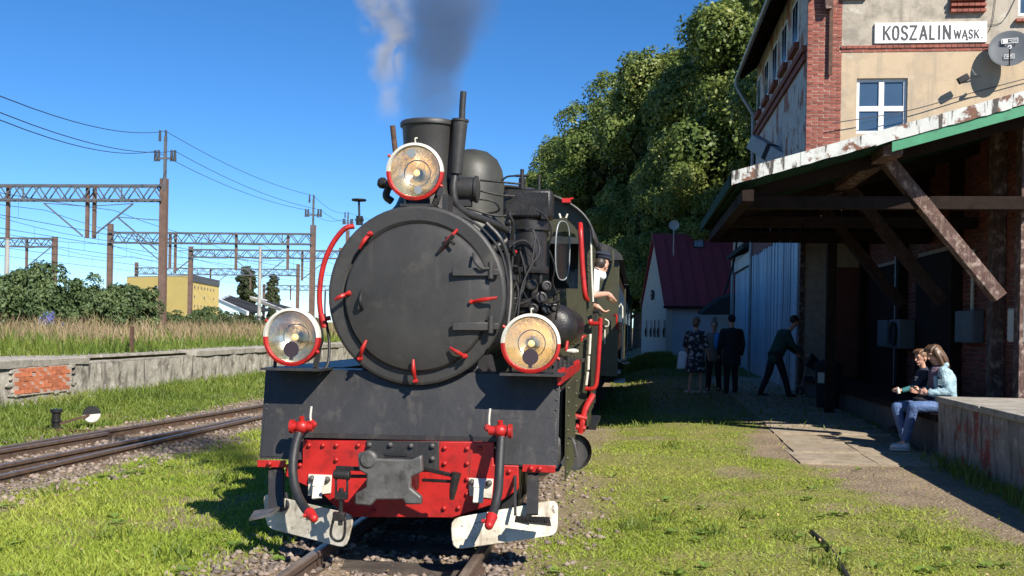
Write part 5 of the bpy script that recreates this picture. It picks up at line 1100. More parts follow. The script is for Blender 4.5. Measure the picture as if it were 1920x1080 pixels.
MB().lathe([(0, -.05), (.15, -.03), (.24, 0), (.23, -.015), (.15, -.05), (0, -.07)], dd, (-.1, -1, .2), 24).build('reflector', K['pwall'], t); MB().cyl(dd+Vector((0, .07, 0)), dd+Vector((0, .1, -1.4)), .03, n=8).build('mast', K['zinc'], t)
# lamp post leaning by the annex and a low thatched porch
t = thing('street_lamp', 'dark street lamp leaning at the annex corner', 'street lamp', (5.15, 42, .1)); a = at(1358, 552, 42); b = at(1378, 480, 42); c_ = at(1376, 425, 41)
MB().tube([a, b, c_+Vector((0, 0, .0)), at(1322, 420, 40.5)], .04, 8).build('pole', K['dkcloth'], t); MB().box(at(1322, 423, 40.5), (.3, .5, .12)).build('lamp_head', K['zinc'], t)
po = thing('low_porch', 'low porch with a dark shaggy roof between the house and the annex', 'porch', (4.6, 46, .1))
m = MB(); a, b = at(1312, 590, 46), at(1385, 548, 46); m.prism([a, at(1385, 590, 46), b, at(1350, 560, 46)], (0, 3, .1)); m.build('roof', K['felt'], po, bevel=.05); p = at(1345, 595, 46); MB().bx(p.x, p.x+2, 46.3, 48.8, 0, p.z).build('wall', K['pwall'], po)
# ---------------- point lever and its weight ----------------
pv_ = gpt(105, 808); t = thing('point_lever', 'squat rusty point lever stand beside the siding', 'point lever', pv_)
m = MB(); m.cyl(pv_, pv_+Vector((0, 0, .3)), .06, n=12).lathe([(.09, 0), (.09, .05), (.06, .06)], pv_, (0, 0, 1), 12).lathe([(.06, .12), (.075, .14), (.06, .16)], pv_, (0, 0, 1), 12).lathe([(.06, .25), (.085, .27), (.085, .31), (0, .32)], pv_, (0, 0, 1), 12); m.build('stand', K['iron'], t)
MB().bar(pv_+Vector((-.5, -.05, .02)), pv_+Vector((1.0, -.15, .02)), .06, .04).build('throw_rod', K['rust'], t)
wt = at(172, 777, pv_.y+.35); m = MB(); MB().bar(pv_+Vector((.05, 0, .1)), wt, .03, .03).build('lever', K['rust'], t)
d_ = Vector((.25, -1, .1)).normalized(); x, y = frame(d_); s0 = 0 if y.z > 0 else PI
MB().lathe([(0, .03), (.11, .03), (.125, .015), (.125, -.02), (0, -.02)], wt, d_, 14, s0+.1, s0+PI+.1).build('weight', K['blackm'], t); MB().lathe([(0, .03), (.11, .03), (.125, .015), (.125, -.02), (0, -.02)], wt, d_, 14, s0+PI+.1, s0+2*PI+.1).build('weight', K['white'], t)
p = at(247, 650, 23.2); o = MB().bar((p.x, 23.2, .7), (p.x, 23.2, at(247, 612, 23.2).z), .07, .07).build('rusty_post', K['rust'], loc=(p.x, 23.2, .7)); tag(o, 'short rusty iron post standing on the old platform', 'post')
# ---------------- vegetation ----------------
F = {}
F['tree'] = foliage('lime_leaves', [(0, (.075, .12, .028)), (.4, (.145, .205, .05)), (.75, (.225, .27, .07)), (1, (.37, .35, .09))], .45, .3, .35)
F['core'] = foliage('shaded_inner_leaves', [(0, (.025, .04, .010)), (1, (.055, .07, .018))], .6, .15)  # inner leaves coloured darker to put shade into the crown gaps
F['bush'] = foliage('bush_leaves', [(0, (.055, .095, .04)), (.5, (.105, .155, .06)), (1, (.23, .27, .12))], .5, .2)
F['pop'] = foliage('poplar_leaves', [(0, (.035, .05, .022)), (1, (.075, .09, .035))], .6, .15)
F['grass'] = foliage('grass_blades', [(0, (.21, .29, .035)), (.45, (.325, .41, .055)), (.8, (.41, .44, .085)), (1, (.52, .46, .2))], .5, .35, .25)
F['weed'] = foliage('weeds', [(0, (.08, .135, .025)), (.6, (.18, .24, .04)), (1, (.32, .30, .09))], .5, .3, .25)
F['dry'] = foliage('dry_stalks', [(0, (.22, .18, .085)), (.5, (.38, .285, .165)), (1, (.50, .37, .25))], .7, .3, .2)
def unit(v): return v/np.maximum(np.linalg.norm(v, axis=1, keepdims=True), 1e-6)
def leaf_quads(P, Nn, size, aspect=.62):
    n = len(P); r = unit(rng.normal(size=(n, 3))); U_ = unit(np.cross(Nn, r)); V_ = np.cross(Nn, U_); s = (size*rng.uniform(.6, 1.3, n))[:, None]
    fold = Nn*s*.18
    return np.stack([P-U_*s, P-V_*s*aspect+fold, P+U_*s, P+V_*s*aspect+fold], 1).reshape(-1, 3)
def leaf_mesh(name, P, Nn, size, mat):
    V_ = leaf_quads(P, Nn, size); n = len(P); return raw_mesh(name, V_, np.arange(4*n), np.full(n, 4), mat)
def crown(R3, nblob, per, size, zlow=-.85, blob=(.9, 1.7), core=.25):
    """leaf clumps spread over and through an ellipsoid crown"""
    Pl = []; Nl = []
    d = unit(rng.normal(size=(nblob, 3))); d[:, 2] = np.where(d[:, 2] < zlow, -d[:, 2]*.5, d[:, 2]); d = unit(d)
    rad = rng.uniform(.58, 1.05, nblob); C_ = d*rad[:, None]*np.array(R3)
    for i in range(nblob):
        br = rng.uniform(*blob); q = unit(rng.normal(size=(per, 3))+d[i]*.55+np.array([0, 0, .35])); rr = br*rng.uniform(.72, 1.04, per)[:, None]
        lump = (1+.22*np.sin(q[:, :1]*7+i)*np.cos(q[:, 1:2]*6+i*2))
        P = C_[i]+q*rr*lump*np.array([1, 1, .8]); Pl.append(P); Nl.append(unit(q+rng.normal(size=(per, 3))*.55+np.array([0, 0, .3])))
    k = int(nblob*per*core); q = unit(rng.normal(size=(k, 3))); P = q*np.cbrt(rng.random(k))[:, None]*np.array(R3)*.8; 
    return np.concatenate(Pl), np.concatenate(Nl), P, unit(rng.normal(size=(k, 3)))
def limb_mb(h, r, spread, n=7):
    m = MB(); m.tube([(0, 0, -.3), (.05, .03, h*.25), (-.06, .05, h*.5), (.08, -.04, h*.85)], [r, r*.75, r*.5, r*.15], 10, 4)
    for i in range(n):
        a = i*2.4; z = h*(.2+.5*i/n); m.tube([(0, 0, z), (math.cos(a)*spread*.45, math.sin(a)*spread*.45, z+h*.1), (math.cos(a)*spread, math.sin(a)*spread, z+h*.2)], [r*.4, r*.25, r*.06], 6, 3)
    return m
protos = []
for i in range(3):
    R3 = (5.2+.4*i, 5.2, 8.0); P, Nn, Pc, Nc = crown(R3, 62, 1800, .115, -.92, (1.25, 2.2), .14); P[:, 2] += 11.2; Pc[:, 2] += 11.2
    t = thing('lime_tree', 'tmp', 'tree', (0, 0, 0), 'row of tall lime trees behind the house')
    c = bpy.data.objects.new('crown', leaf_mesh('crown', P, Nn, .12, F['tree'])); COL.objects.link(c); c.parent = t
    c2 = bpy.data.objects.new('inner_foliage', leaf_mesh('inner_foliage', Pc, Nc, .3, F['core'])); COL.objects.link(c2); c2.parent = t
    limb_mb(17, .38, 3.8, 9).build('trunk', K['bark'], t); protos.append(t)
hid = [(11.5, 43.5, 1.0, 'lime tree standing behind the station, its shade on the house'), (15.5, 50, 1.0, 'lime tree beyond the station whose shade falls on the maroon roof')]
spots = [(1470, 60, 1.10, 'tallest lime tree, half hidden by the station eaves'), (1392, 64, 1.04, 'tall lime tree rising just left of the station eaves'), (1318, 68, 1.03, 'lime tree above the ridge of the maroon roof'), (1258, 73, 1.01, 'lime tree straight above the white gable'), (1195, 79, .99, 'lime tree behind the carriages'), (1140, 87, .97, 'lime tree second from the end of the row'), (1094, 95, .97, 'lime tree nearest the steam dome, end of the row'), (1345, 58.5, .62, 'smaller yellowish lime tree in front of the row above the house'), (1265, 61, .56, 'low dense lime tree just behind the gable'), (1180, 68, .52, 'small dark lime tree over the last carriage')]
for i, (px, Y, s, lab) in enumerate(spots):
    t = protos[i % 3] if i < 3 else copy_tree(protos[i % 3])
    x = at(px, 600, Y).x; t.location = (x, Y, .2); t.scale = (s, s, s); t.rotation_euler = (0, 0, i*1.37); t['label'] = lab
for i, (x, Y, s, lab) in enumerate(hid):
    t = copy_tree(protos[i]); t.location = (x, Y, .2); t.scale = (s, s, s); t.rotation_euler = (0, 0, 2+i); t['label'] = lab
# bushes in the yard
bp_ = []
for i in range(3):
    P, Nn, Pc, Nc = crown((1.5, 1.4, 1.35), 46, 190, .085, -.5, (.25, .6), .3); P[:, 2] += 1.35; Pc[:, 2] += 1.35
    t = thing('bush', 'tmp', 'bush', (0, 0, 0), 'bushes on the bank of the yard'); c = bpy.data.objects.new('foliage', leaf_mesh('foliage', np.concatenate([P, Pc]), np.concatenate([Nn, Nc]), .085, F['bush'])); COL.objects.link(c); c.parent = t
    limb_mb(2.2, .06, .8, 6).build('stem', K['bark'], t); bp_.append(t)
for i, (px, Y, s, sz, lab) in enumerate(((8, 46, .95, 1.0, 'bush at the far left edge beside the pale pole'), (66, 44, .92, 1.2, 'tall bush left of the mast near the blue flowers'), (118, 47, .85, .86, 'low bush just right of that brown mast'), (158, 45, .74, 1.25, 'bush with a pointed top between two masts'), (208, 46, .82, 1.0, 'loose bush at the foot of the second mast'), (252, 49, .85, 1.0, 'thin bush in front of the yellow block'), (320, 70, .8, .62, 'dark round bush below the yellow wall'), (384, 60, .7, .8, 'pale loose bush at the right end of the yellow block'), (462, 66, .8, .42, 'low bush before the dark shed roof'), (545, 75, 1.2, .42, 'low bush behind the left lamp'), (36, 62, 1.3, 1.0, 'bushy clump behind the leftmost bushes'))):
    t = bp_[i % 3] if i < 3 else copy_tree(bp_[i % 3]); x = at(px, 600, Y).x; t.location = (x, Y, .65); t.scale = (s, s, s*sz); t.rotation_euler = (0, 0, i*2.1); t['label'] = lab
for px, yt, Y, w_, lab in ((462, 500, 150, 1.25, 'broad dark poplar beside the dark shed roofs'), (510, 522, 160, .62, 'slender poplar right of the broad one')):
    zt_ = at(px, yt, Y).z; h = zt_-.5; P, Nn, Pc, Nc = crown((w_, w_, h/2), 60, 110, .16, -.95, (.35, .7), .4); z0 = .8+h/2
    x = at(px, 600, Y).x; t = thing('poplar', lab, 'tree', (x, Y, .8)); allP = np.concatenate([P, Pc]); allP[:, 2] += h/2
    c = bpy.data.objects.new('crown', leaf_mesh('crown', allP, np.concatenate([Nn, Nc]), .2, F['pop'])); COL.objects.link(c); c.parent = t
    MB().cyl((x, Y, .6), (x, Y, .8+h*.7), .2, .06, 8).build('trunk', K['bark'], t)
# far wood along the horizon
Pn = []; Nn_ = []
for i in range(60):
    px = 180+i*9+rng.uniform(-6, 6) if i < 46 else rng.uniform(-60, 200); Y = rng.uniform(170, 230); c = np.array(at(px, 600, Y)); r = rng.uniform(2.0, 3.6); q = unit(rng.normal(size=(260, 3))); q[:, 2] = abs(q[:, 2]); P = np.array([c[0], Y, .8])+q*np.array([r*1.3, r, r*(.55 if i < 46 else .8)*rng.uniform(.7, 1.4)])*rng.uniform(.75, 1.02, (260, 1)); Pn.append(P); Nn_.append(unit(q+rng.normal(size=q.shape)*.5))
o = bpy.data.objects.new('far_wood', leaf_mesh('far_wood', np.concatenate(Pn), np.concatenate(Nn_), .4, F['pop'])); COL.objects.link(o); tag(o, kind='stuff')
# grass
def blades(name, X, Y, h, wd, lean, mat, Z=None):
    n = len(X); Z = gz(X, Y) if Z is None else Z; base = np.stack([X, Y, Z-.01], 1); a = rng.uniform(0, 2*PI, n); d = np.stack([np.cos(a), np.sin(a), 0*a], 1); b = rng.uniform(0, 2*PI, n); L = np.stack([np.cos(b), np.sin(b), 0*b], 1)*(lean*h*rng.uniform(.3, 1.2, n))[:, None]
    up_ = np.array([0, 0, 1.0]); hh = h[:, None]; w2 = (wd*rng.uniform(.7, 1.3, n)/2)[:, None]*d
    mid = base+up_*hh*.55+L*.35; tip = base+up_*hh*rng.uniform(.85, 1, n)[:, None]+L
    V_ = np.stack([base-w2, base+w2, mid+w2*.75, mid-w2*.75, tip], 1).reshape(-1, 3); o5 = np.arange(n)[:, None]*5
    fl = np.concatenate([o5+np.array([[0, 1, 2, 3]]), o5+np.array([[3, 2, 4]])], 1).ravel(); lt = np.tile([4, 3], n)
    o = bpy.data.objects.new(name, raw_mesh(name, V_, fl, lt, mat)); COL.objects.link(o); return tag(o, kind='stuff')
def scatter(n, x0, x1, y0, y1, dens):
    # more points close to the camera
    u = rng.random(n); Y = 1/(1/y0+(1/y1-1/y0)*u); X = rng.uniform(x0, x1, n); k = rng.random(n) < dens(X, Y); return X[k], Y[k]
def hgt(X, Y, lo, hi): return (lo+(hi-lo)*rng.random(len(X))**2)*(.55+.9*fbm(X*1.3, Y*1.3+50))
gd = lambda X, Y: np.clip(1.02-bare(X, Y), .02, 1)*(.35+1.1*sst((fbm(X*2.2+9, Y*2.2)-.3)/.35))
X, Y = scatter(260000, .8, 6.2, 5.6, 19, gd); blades('lawn_grass', X, Y, hgt(X, Y, .012, .04), .0065+.0005*Y, 1.3, F['grass'])
X, Y = scatter(190000, -4.4, -.8, 5.6, 26, gd); blades('verge_grass', X, Y, hgt(X, Y, .014, .07), .007+.0005*Y, .9, F['grass'])
X, Y = scatter(90000, -9.3, -5.6, 9.5, 40, gd); e = sst((-6.9-X)/1.6); blades('verge_weeds', X, Y, hgt(X, Y, .05, .2)*(.6+1.0*e), .011+.0006*Y, .7, F['weed'])
X, Y = scatter(26000, .9, 5.6, 17, 44, lambda X, Y: .25+.75*((X < 1.9)|(Y > 33))); blades('shade_grass', X, Y, hgt(X, Y, .03, .12), .012+.0004*Y, .8, F['weed'])
X, Y = scatter(4000, 5.0, 5.45, 7.5, 14.2, lambda X, Y: sst((X-5.05)/.3)); blades('platform_foot_grass', X, Y, hgt(X, Y, .06, .26), .014, .5, F['weed'])
X, Y = scatter(9000, 1.2, 3.2, 38, 52, lambda X, Y: .9); blades('house_verge', X, Y, hgt(X, Y, .1, .3), .03, .6, F['weed'])
# weed tufts in the lawn
tx = []; ty = []
for (px, py, n_) in ((1195, 990, 70), (1340, 1000, 60), (1250, 975, 40), (1480, 1010, 60), (1560, 1060, 70), (1400, 970, 40), (430, 870, 120), (210, 1010, 60), (420, 900, 80), (90, 930, 60), (330, 1050, 60), (1700, 1010, 50), (1260, 840, 60)):
    p = gpt(px, py); tx += list(rng.normal(p.x, .08, n_)); ty += list(rng.normal(p.y, .12, n_))
tx, ty = np.array(tx), np.array(ty); blades('weed_tufts', tx, ty, rng.uniform(.05, .16, len(tx)), .012, 1.0, F['weed'])
# bank: low green growth, then tall dry stalks
X, Y = scatter(40000, -22, -9.75, 16, 60, lambda X, Y: np.clip((Y-19)/3+((-X-9.8)/1.4), .0, 1)*.9*(X > -9.8-.6*(Y-14))); blades('bank_weeds', X, Y, hgt(X, Y, .12, .5), .02+.0006*Y, .5, F['weed'])
X, Y = scatter(80000, -48, -11.2, 20, 75, lambda X, Y: sst((fbm(X*.35, Y*.35)-.33)/.2)*np.clip((-X-11)/2.0, 0, 1)); blades('dry_grass', X, Y, hgt(X, Y, .35, .95)*(.45+1.1*fbm(X*.5+3, Y*.25+8)), .018+.0005*Y, .45, F['dry'])
X, Y = scatter(30000, -60, -11.5, 26, 80, lambda X, Y: sst((.5-fbm(X*.3+7, Y*.3))/.2)*.9); blades('bank_green', X, Y, hgt(X, Y, .3, .8), .03+.0005*Y, .5, F['weed'])
# lupin-like blue flowers
c = at(88, 607, 40); K['blue'] = pm('blue_petals', (.14, .15, .42), .7, var=.2)
t = thing('blue_flowers', 'clump of blue flower spikes in front of the left mast', 'flowers', (c.x, 40, .7))
for i in range(8):
    n_ = 40; x, y, h = c.x+rng.normal()*.2, 40+rng.normal()*.2, rng.uniform(1.35, 1.8); zz = rng.uniform(.55, 1, n_)*(h-.7); rr = .075*(1.15-zz/(h-.7)); a_ = rng.uniform(0, 2*PI, n_)
    P = np.stack([x-c.x+np.cos(a_)*rr, y-40+np.sin(a_)*rr, zz], 1); o = bpy.data.objects.new('flower_spike', leaf_mesh('flower_spike', P, unit(rng.normal(size=(n_, 3))), .05, K['blue'])); COL.objects.link(o); o.parent = t
    MB().cyl((x, y, .65), (x, y, h), .012, n=5).build('stem', K['green'], t)
# clover and broad weeds in the lawn
X, Y = scatter(42000, -4.2, 4.6, 5.6, 17, lambda X, Y: sst((fbm(X*1.4+70, Y*1.4)-.56)/.06)*np.clip(1.1-bare(X, Y), 0, 1)*.8); P = np.stack([X, Y, gz(X, Y)+rng.uniform(.01, .045, len(X))], 1)
F['clover'] = foliage('clover_leaves', [(0, (.10, .17, .03)), (.6, (.17, .25, .045)), (1, (.27, .33, .08))], .55, .25, .3)
o = bpy.data.objects.new('clover', leaf_mesh('clover', P, unit(rng.normal(size=P.shape)*.45+np.array([0, 0, 1])), .011, F['clover'])); COL.objects.link(o); tag(o, kind='stuff')
X, Y = scatter(380, -3.8, 4.4, 5.6, 13, lambda X, Y: np.clip(1.1-bare(X, Y), 0, 1)*sst((fbm(X*2+7, Y*2+90)-.5)/.1)); n_ = len(X); k_ = 7; a_ = rng.uniform(0, 2*PI, (n_, k_)); r_ = rng.uniform(.03, .06, (n_, k_))
P = np.stack([X[:, None]+np.cos(a_)*r_, Y[:, None]+np.sin(a_)*r_, gz(X, Y)[:, None]+.03+0*r_], -1).reshape(-1, 3); Nn = unit(np.stack([-np.cos(a_)*.5, -np.sin(a_)*.5, 1+0*a_], -1).reshape(-1, 3)+rng.normal(size=(n_*k_, 3))*.2)
o = bpy.data.objects.new('broad_weeds', leaf_mesh('broad_weeds', P, Nn, .032, F['clover'])); COL.objects.link(o); tag(o, kind='stuff')
# ballast stones
def stones(name, X, Y, s, z=None):
    n = len(X); ico = np.array([(0, 0, 1), (.9, 0, .25), (.28, .85, .2), (-.72, .53, .3), (-.72, -.53, .22), (.28, -.85, .3), (.3, .2, -.6), (-.3, -.3, -.6)]); fs = np.array([(0, 1, 2), (0, 2, 3), (0, 3, 4), (0, 4, 5), (0, 5, 1), (1, 6, 2), (2, 6, 3), (3, 7, 4), (4, 7, 5), (5, 7, 1), (1, 7, 6), (3, 6, 7)])
    V_ = ico[None]*rng.uniform(.65, 1.35, (n, 8, 1)); a = rng.uniform(0, 2*PI, n); ca, sa = np.cos(a)[:, None], np.sin(a)[:, None]; sc_ = np.stack([s*rng.uniform(.7, 1.4, n), s*rng.uniform(.6, 1.1, n), s*rng.uniform(.45, .8, n)], 1)[:, None]
    V_ = V_*sc_; x = V_[..., 0]*ca-V_[..., 1]*sa; y = V_[..., 0]*sa+V_[..., 1]*ca; zz = V_[..., 2]+(gz(X, Y)+s*.12)[:, None]; V_ = np.stack([x+X[:, None], y+Y[:, None], zz], -1)
    fl = (np.arange(n)[:, None, None]*8+fs[None]).ravel(); o = bpy.data.objects.new(name, raw_mesh(name, V_.reshape(-1, 3), fl, np.full(n*12, 3), K['stone'])); COL.objects.link(o); return tag(o, kind='stuff')
X, Y = scatter(9000, -1.55, 1.75, 5.8, 12, lambda X, Y: np.clip(1.15-np.abs(np.abs(X-XC)-.45)*1.1, 0, 1)*np.where(X > .85, .3, 1)*.8); stones('track_gravel', X, Y, rng.uniform(.016, .042, len(X)))
X, Y = scatter(5500, -6.7, -3.3, 8.2, 30, lambda X, Y: np.clip(1.5-np.abs(X+4.95)*.75, 0, 1)); stones('siding_gravel', X, Y, rng.uniform(.02, .05, len(X)))
X, Y = scatter(2500, 1.0, 5.3, 5.8, 15, lambda X, Y: bare(X, Y)*.4); stones('path_grit', X, Y, rng.uniform(.004, .014, len(X)))
# fallen leaves and dry bits
X, Y = scatter(700, -4, 5.3, 5.8, 16, lambda X, Y: 0*X+.9); P = np.stack([X, Y, gz(X, Y)+.035], 1); K['dryleaf'] = pm('dry_leaf', (.36, .25, .12), .8, var=.3, island=.4)
o = bpy.data.objects.new('fallen_leaves', leaf_mesh('fallen_leaves', P, unit(rng.normal(size=P.shape)*.4+np.array([0, 0, 1])), .014, K['dryleaf'])); COL.objects.link(o); tag(o, kind='stuff')
# ---------------- smoke ----------------
def smoke(name, pts, rads, col, dens, scale, absorb, aniso=0.0, lo=.42, hi=.72):
    # closed plume; density falls off towards its skin and is broken up by noise
    m = MB(); m.tube(pts, rads, 20, 5); o = m.build(name, [], None) if False else None
    mt = bpy.data.materials.new(name); mt.use_nodes = True; N = mt.node_tree.nodes; L = mt.node_tree.links; N.clear(); out = N.new('ShaderNodeOutputMaterial'); pv = N.new('ShaderNodeVolumePrincipled'); pv.inputs['Color'].default_value = (*col, 1); pv.inputs['Anisotropy'].default_value = aniso; pv.inputs['Absorption Color'].default_value = (*absorb, 1)
    tc = N.new('ShaderNodeTexCoord'); sp = N.new('ShaderNodeSeparateXYZ'); L.new(tc.outputs['Object'], sp.inputs[0])
    z0, z1 = pts[0][2], pts[-1][2]
    def curve(vals):      # axis position / radius as a function of height
        r = N.new('ShaderNodeFloatCurve'); c = r.mapping.curves[0]; mn, mx = min(vals), max(vals)+1e-4
        for i, v in enumerate(vals):
            xx = (pts[i][2]-z0)/(z1-z0); yy = (v-mn)/(mx-mn)
            if i == 0: c.points[0].location = (xx, yy)
            elif i == len(vals)-1: c.points[-1].location = (xx, yy)
            else: c.points.new(xx, yy)
        r.mapping.update(); mr = N.new('ShaderNodeMapRange'); mr.inputs[1].default_value = z0; mr.inputs[2].default_value = z1; L.new(sp.outputs[2], mr.inputs[0]); L.new(mr.outputs[0], r.inputs['Value'])
        q = N.new('ShaderNodeMapRange'); q.inputs[3].default_value = mn; q.inputs[4].default_value = mx; q.clamp = False; L.new(r.outputs[0], q.inputs[0]); return q.outputs[0]
    def mth(op, a, b=None):
        n = N.new('ShaderNodeMath'); n.operation = op
        for i, v in enumerate((a, b)):
            if v is None: continue
            if isinstance(v, (int, float)): n.inputs[i].default_value = v
            else: L.new(v, n.inputs[i])
        return n.outputs[0]
    no = N.new('ShaderNodeTexNoise'); no.inputs['Scale'].default_value = scale; no.inputs['Detail'].default_value = 5; no.inputs['Distortion'].default_value = .6; L.new(tc.outputs['Object'], no.inputs[0])
    n2 = N.new('ShaderNodeTexNoise'); n2.inputs['Scale'].default_value = scale*.8; n2.inputs['Detail'].default_value = 3; L.new(tc.outputs['Object'], n2.inputs[0])
    R_ = curve(rads); dx = mth('SUBTRACT', sp.outputs[0], curve([p[0] for p in pts])); dy = mth('SUBTRACT', sp.outputs[1], curve([p[1] for p in pts]))
    r = mth('DIVIDE', mth('SQRT', mth('ADD', mth('MULTIPLY', dx, dx), mth('MULTIPLY', dy, dy))), R_)
    r = mth('ADD', r, mth('MULTIPLY', mth('SUBTRACT', n2.outputs[0], .5), 1.3))
    fall = N.new('ShaderNodeMapRange'); fall.interpolation_type = 'SMOOTHSTEP'; fall.inputs[1].default_value = .85; fall.inputs[2].default_value = .25; L.new(r, fall.inputs[0])
    lump = N.new('ShaderNodeMapRange'); lump.inputs[1].default_value = lo; lump.inputs[2].default_value = hi; L.new(no.outputs[0], lump.inputs[0])
    end = N.new('ShaderNodeMapRange'); end.inputs[1].default_value = z0; end.inputs[2].default_value = z0+.8; L.new(sp.outputs[2], end.inputs[0])
    dn_ = mth('MULTIPLY', mth('MULTIPLY', mth('MULTIPLY', fall.outputs[0], lump.outputs[0]), end.outputs[0]), dens); dn_ = mth('DIVIDE', dn_, R_)
    L.new(dn_, pv.inputs['Density']); L.new(pv.outputs[0], out.inputs[1])
    o = m.build(name, mt, None, smooth=True); return o
o = smoke('dark_smoke', [(-.10, 8.62, 2.9), (-.08, 8.64, 3.3), (-.04, 8.72, 4.0), (.02, 8.8, 4.5), (.05, 8.9, 5.1), (.08, 9.0, 6.2)], [.26, .36, .55, .68, .8, .95], (.24, .29, .37), 2.2, 2.4, (.03, .03, .04), lo=.16, hi=.64); tag(o, 'thin grey smoke rising from the chimney mouth', 'smoke', kind='stuff')
o = smoke('steam_plume', [(-.42, 8.5, 3.1), (-.44, 8.52, 3.5), (-.47, 8.56, 3.9), (-.53, 8.62, 4.3), (-.62, 8.7, 4.7), (-.75, 8.8, 5.2), (-.9, 8.9, 6.2)], [.13, .19, .28, .40, .50, .6, .7], (.90, .87, .88), 2.6, 4.2, (.6, .55, .55), lo=.40, hi=.60); tag(o, 'pale cream steam plume beside the grey smoke', 'steam', kind='stuff')
# ---------------- people ----------------
VX = .011
def person(label, loc, group=None): return thing('person', label, 'person', loc, group)
def hand(m, w_, d, side, curl=.6, s=1.0, thumb=1):
    """palm plus five bent fingers from wrist w_, pointing along d; side = thumb direction"""
    d = Vector(d).normalized(); side = Vector(side); side = (side-d*side.dot(d)).normalized(); nrm = d.cross(side)
    w_ = Vector(w_); k = w_+d*.085*s
    m.cap(w_, w_+d*.03*s, .026*s, .028*s)
    for i, (o_, L) in enumerate(((.028, .07), (.0095, .078), (-.0095, .074), (-.028, .06))):
        b = k+side*o_*s; m.cap(w_+d*.02*s+side*o_*.7*s, b, .017*s, .0125*s, 8)
        p1 = b+(d*math.cos(curl*.6)+nrm*math.sin(curl*.6))*L*.5*s; p2 = p1+(d*math.cos(curl*1.5)+nrm*math.sin(curl*1.5))*L*.5*s
        m.cap(b, p1, .0105*s, .0095*s, 8); m.cap(p1, p2, .0095*s, .0075*s, 8)
    t0 = w_+d*.025*s+side*.024*s; t1 = t0+(d*.6+side*.6+nrm*.3).normalized()*.045*s; t2 = t1+(d*.9+nrm*.5).normalized()*.033*s
    m.cap(t0, t1, .015*s, .0115*s, 8); m.cap(t1, t2, .011*s, .009*s, 8)
def head(m, c, fwd, up, s=1.0):
    f_ = Vector(fwd).normalized(); u = Vector(up); u = (u-f_*u.dot(f_)).normalized(); l = u.cross(f_); R = Matrix((l, f_, u)).transposed(); c = Vector(c)
    m.sphere(c+u*.02*s, (.074*s, .092*s, .10*s), 18, 12, R); m.sphere(c+f_*.018*s-u*.045*s, (.056*s, .064*s, .068*s), 14, 9, R); m.sphere(c+f_*.06*s-u*.095*s, (.026*s, .022*s, .02*s), 10, 7, R)
    m.cap(c+f_*.088*s+u*.012*s, c+f_*.108*s-u*.028*s, .011*s, .016*s, 8); m.cap(c+f_*.08*s-u*.058*s+l*.016*s, c+f_*.08*s-u*.058*s-l*.016*s, .012*s, .012*s, 8)
    m.cap(c+f_*.085*s+u*.03*s+l*.035*s, c+f_*.085*s+u*.03*s-l*.035*s, .012*s, .012*s, 8)
    for q in (-1, 1): m.sphere(c+l*q*.076*s-u*.012*s-f_*.008*s, (.012*s, .02*s, .032*s), 8, 7, R)
    return l, f_, u, R
def face(par, c, l, f_, u, R, s=1.0):
    c = Vector(c)
    for q in (-1, 1):
        MB().sphere(c+f_*.083*s+l*q*.031*s+u*.006*s, (.013*s, .008*s, .0075*s), 10, 7, R).build('eye', K['eye'], par)
        MB().bar(c+f_*.092*s+l*q*.018*s+u*.032*s, c+f_*.088*s+l*q*.048*s+u*.03*s, .008*s, .008*s).build('eyebrow', K['hairdk'], par)
    MB().sphere(c+f_*.089*s-u*.058*s, (.024*s, .009*s, .008*s), 10, 7, R).build('mouth', K['lips'], par)
# --- seated woman ---
wc = Vector((5.62, 14.62, .45)); wm = person('woman in pale denim jacket and jeans seated on the ledge looking at her phone', wc)
hipL, hipR = Vector((5.62, 14.56, .55)), Vector((5.64, 14.78, .55)); kneeL, kneeR = Vector((5.23, 14.50, .53)), Vector((5.09, 14.80, .50)); anL, anR = Vector((5.16, 14.62, .045)), Vector((5.20, 14.76, .045))
chest = Vector((5.61, 14.68, .92)); shL, shR = Vector((5.60, 14.49, 1.00)), Vector((5.60, 14.86, 1.00)); elL, elR = Vector((5.66, 14.42, .74)), Vector((5.56, 14.98, .74)); wrL, wrR = Vector((5.40, 14.46, .72)), Vector((5.37, 14.72, .72))
hc = Vector((5.535, 14.66, 1.225)); fw = Vector((-.86, -.28, -.34))
b = MB(); b.sphere((5.63, 14.67, .58), (.15, .18, .13)); b.cap((5.63, 14.67, .6), chest, .125, .13, 14); b.cap(shL, shR, .06, .06); b.cap(chest, (5.58, 14.67, 1.10), .1, .05)
b.cap((5.585, 14.67, 1.06), hc-Vector((-.02, 0, .05)), .048, .05)
for h, k_, a_ in ((hipL, kneeL, anL), (hipR, kneeR, anR)): b.cap(h, k_, .085, .06, 12); b.cap(k_, a_, .058, .038, 12); b.cap(a_, a_+Vector((-.14, .01, -.06)), .038, .03)
for s_, e_, w_ in ((shL, elL, wrL), (shR, elR, wrR)): b.cap(s_, e_, .048, .038); b.cap(e_, w_, .038, .026)
hand(b, wrL, Vector((-.8, .45, .12)), (0, .2, 1), .8); hand(b, wrR, Vector((-.8, -.35, .12)), (0, -.2, 1), .8)
l, f_, u, R = head(b, hc, fw, (0, 0, 1), .98)
body = b.build('body', K['skin'], wm, remesh=.0065); face(wm, hc, l, f_, u, R, .98)
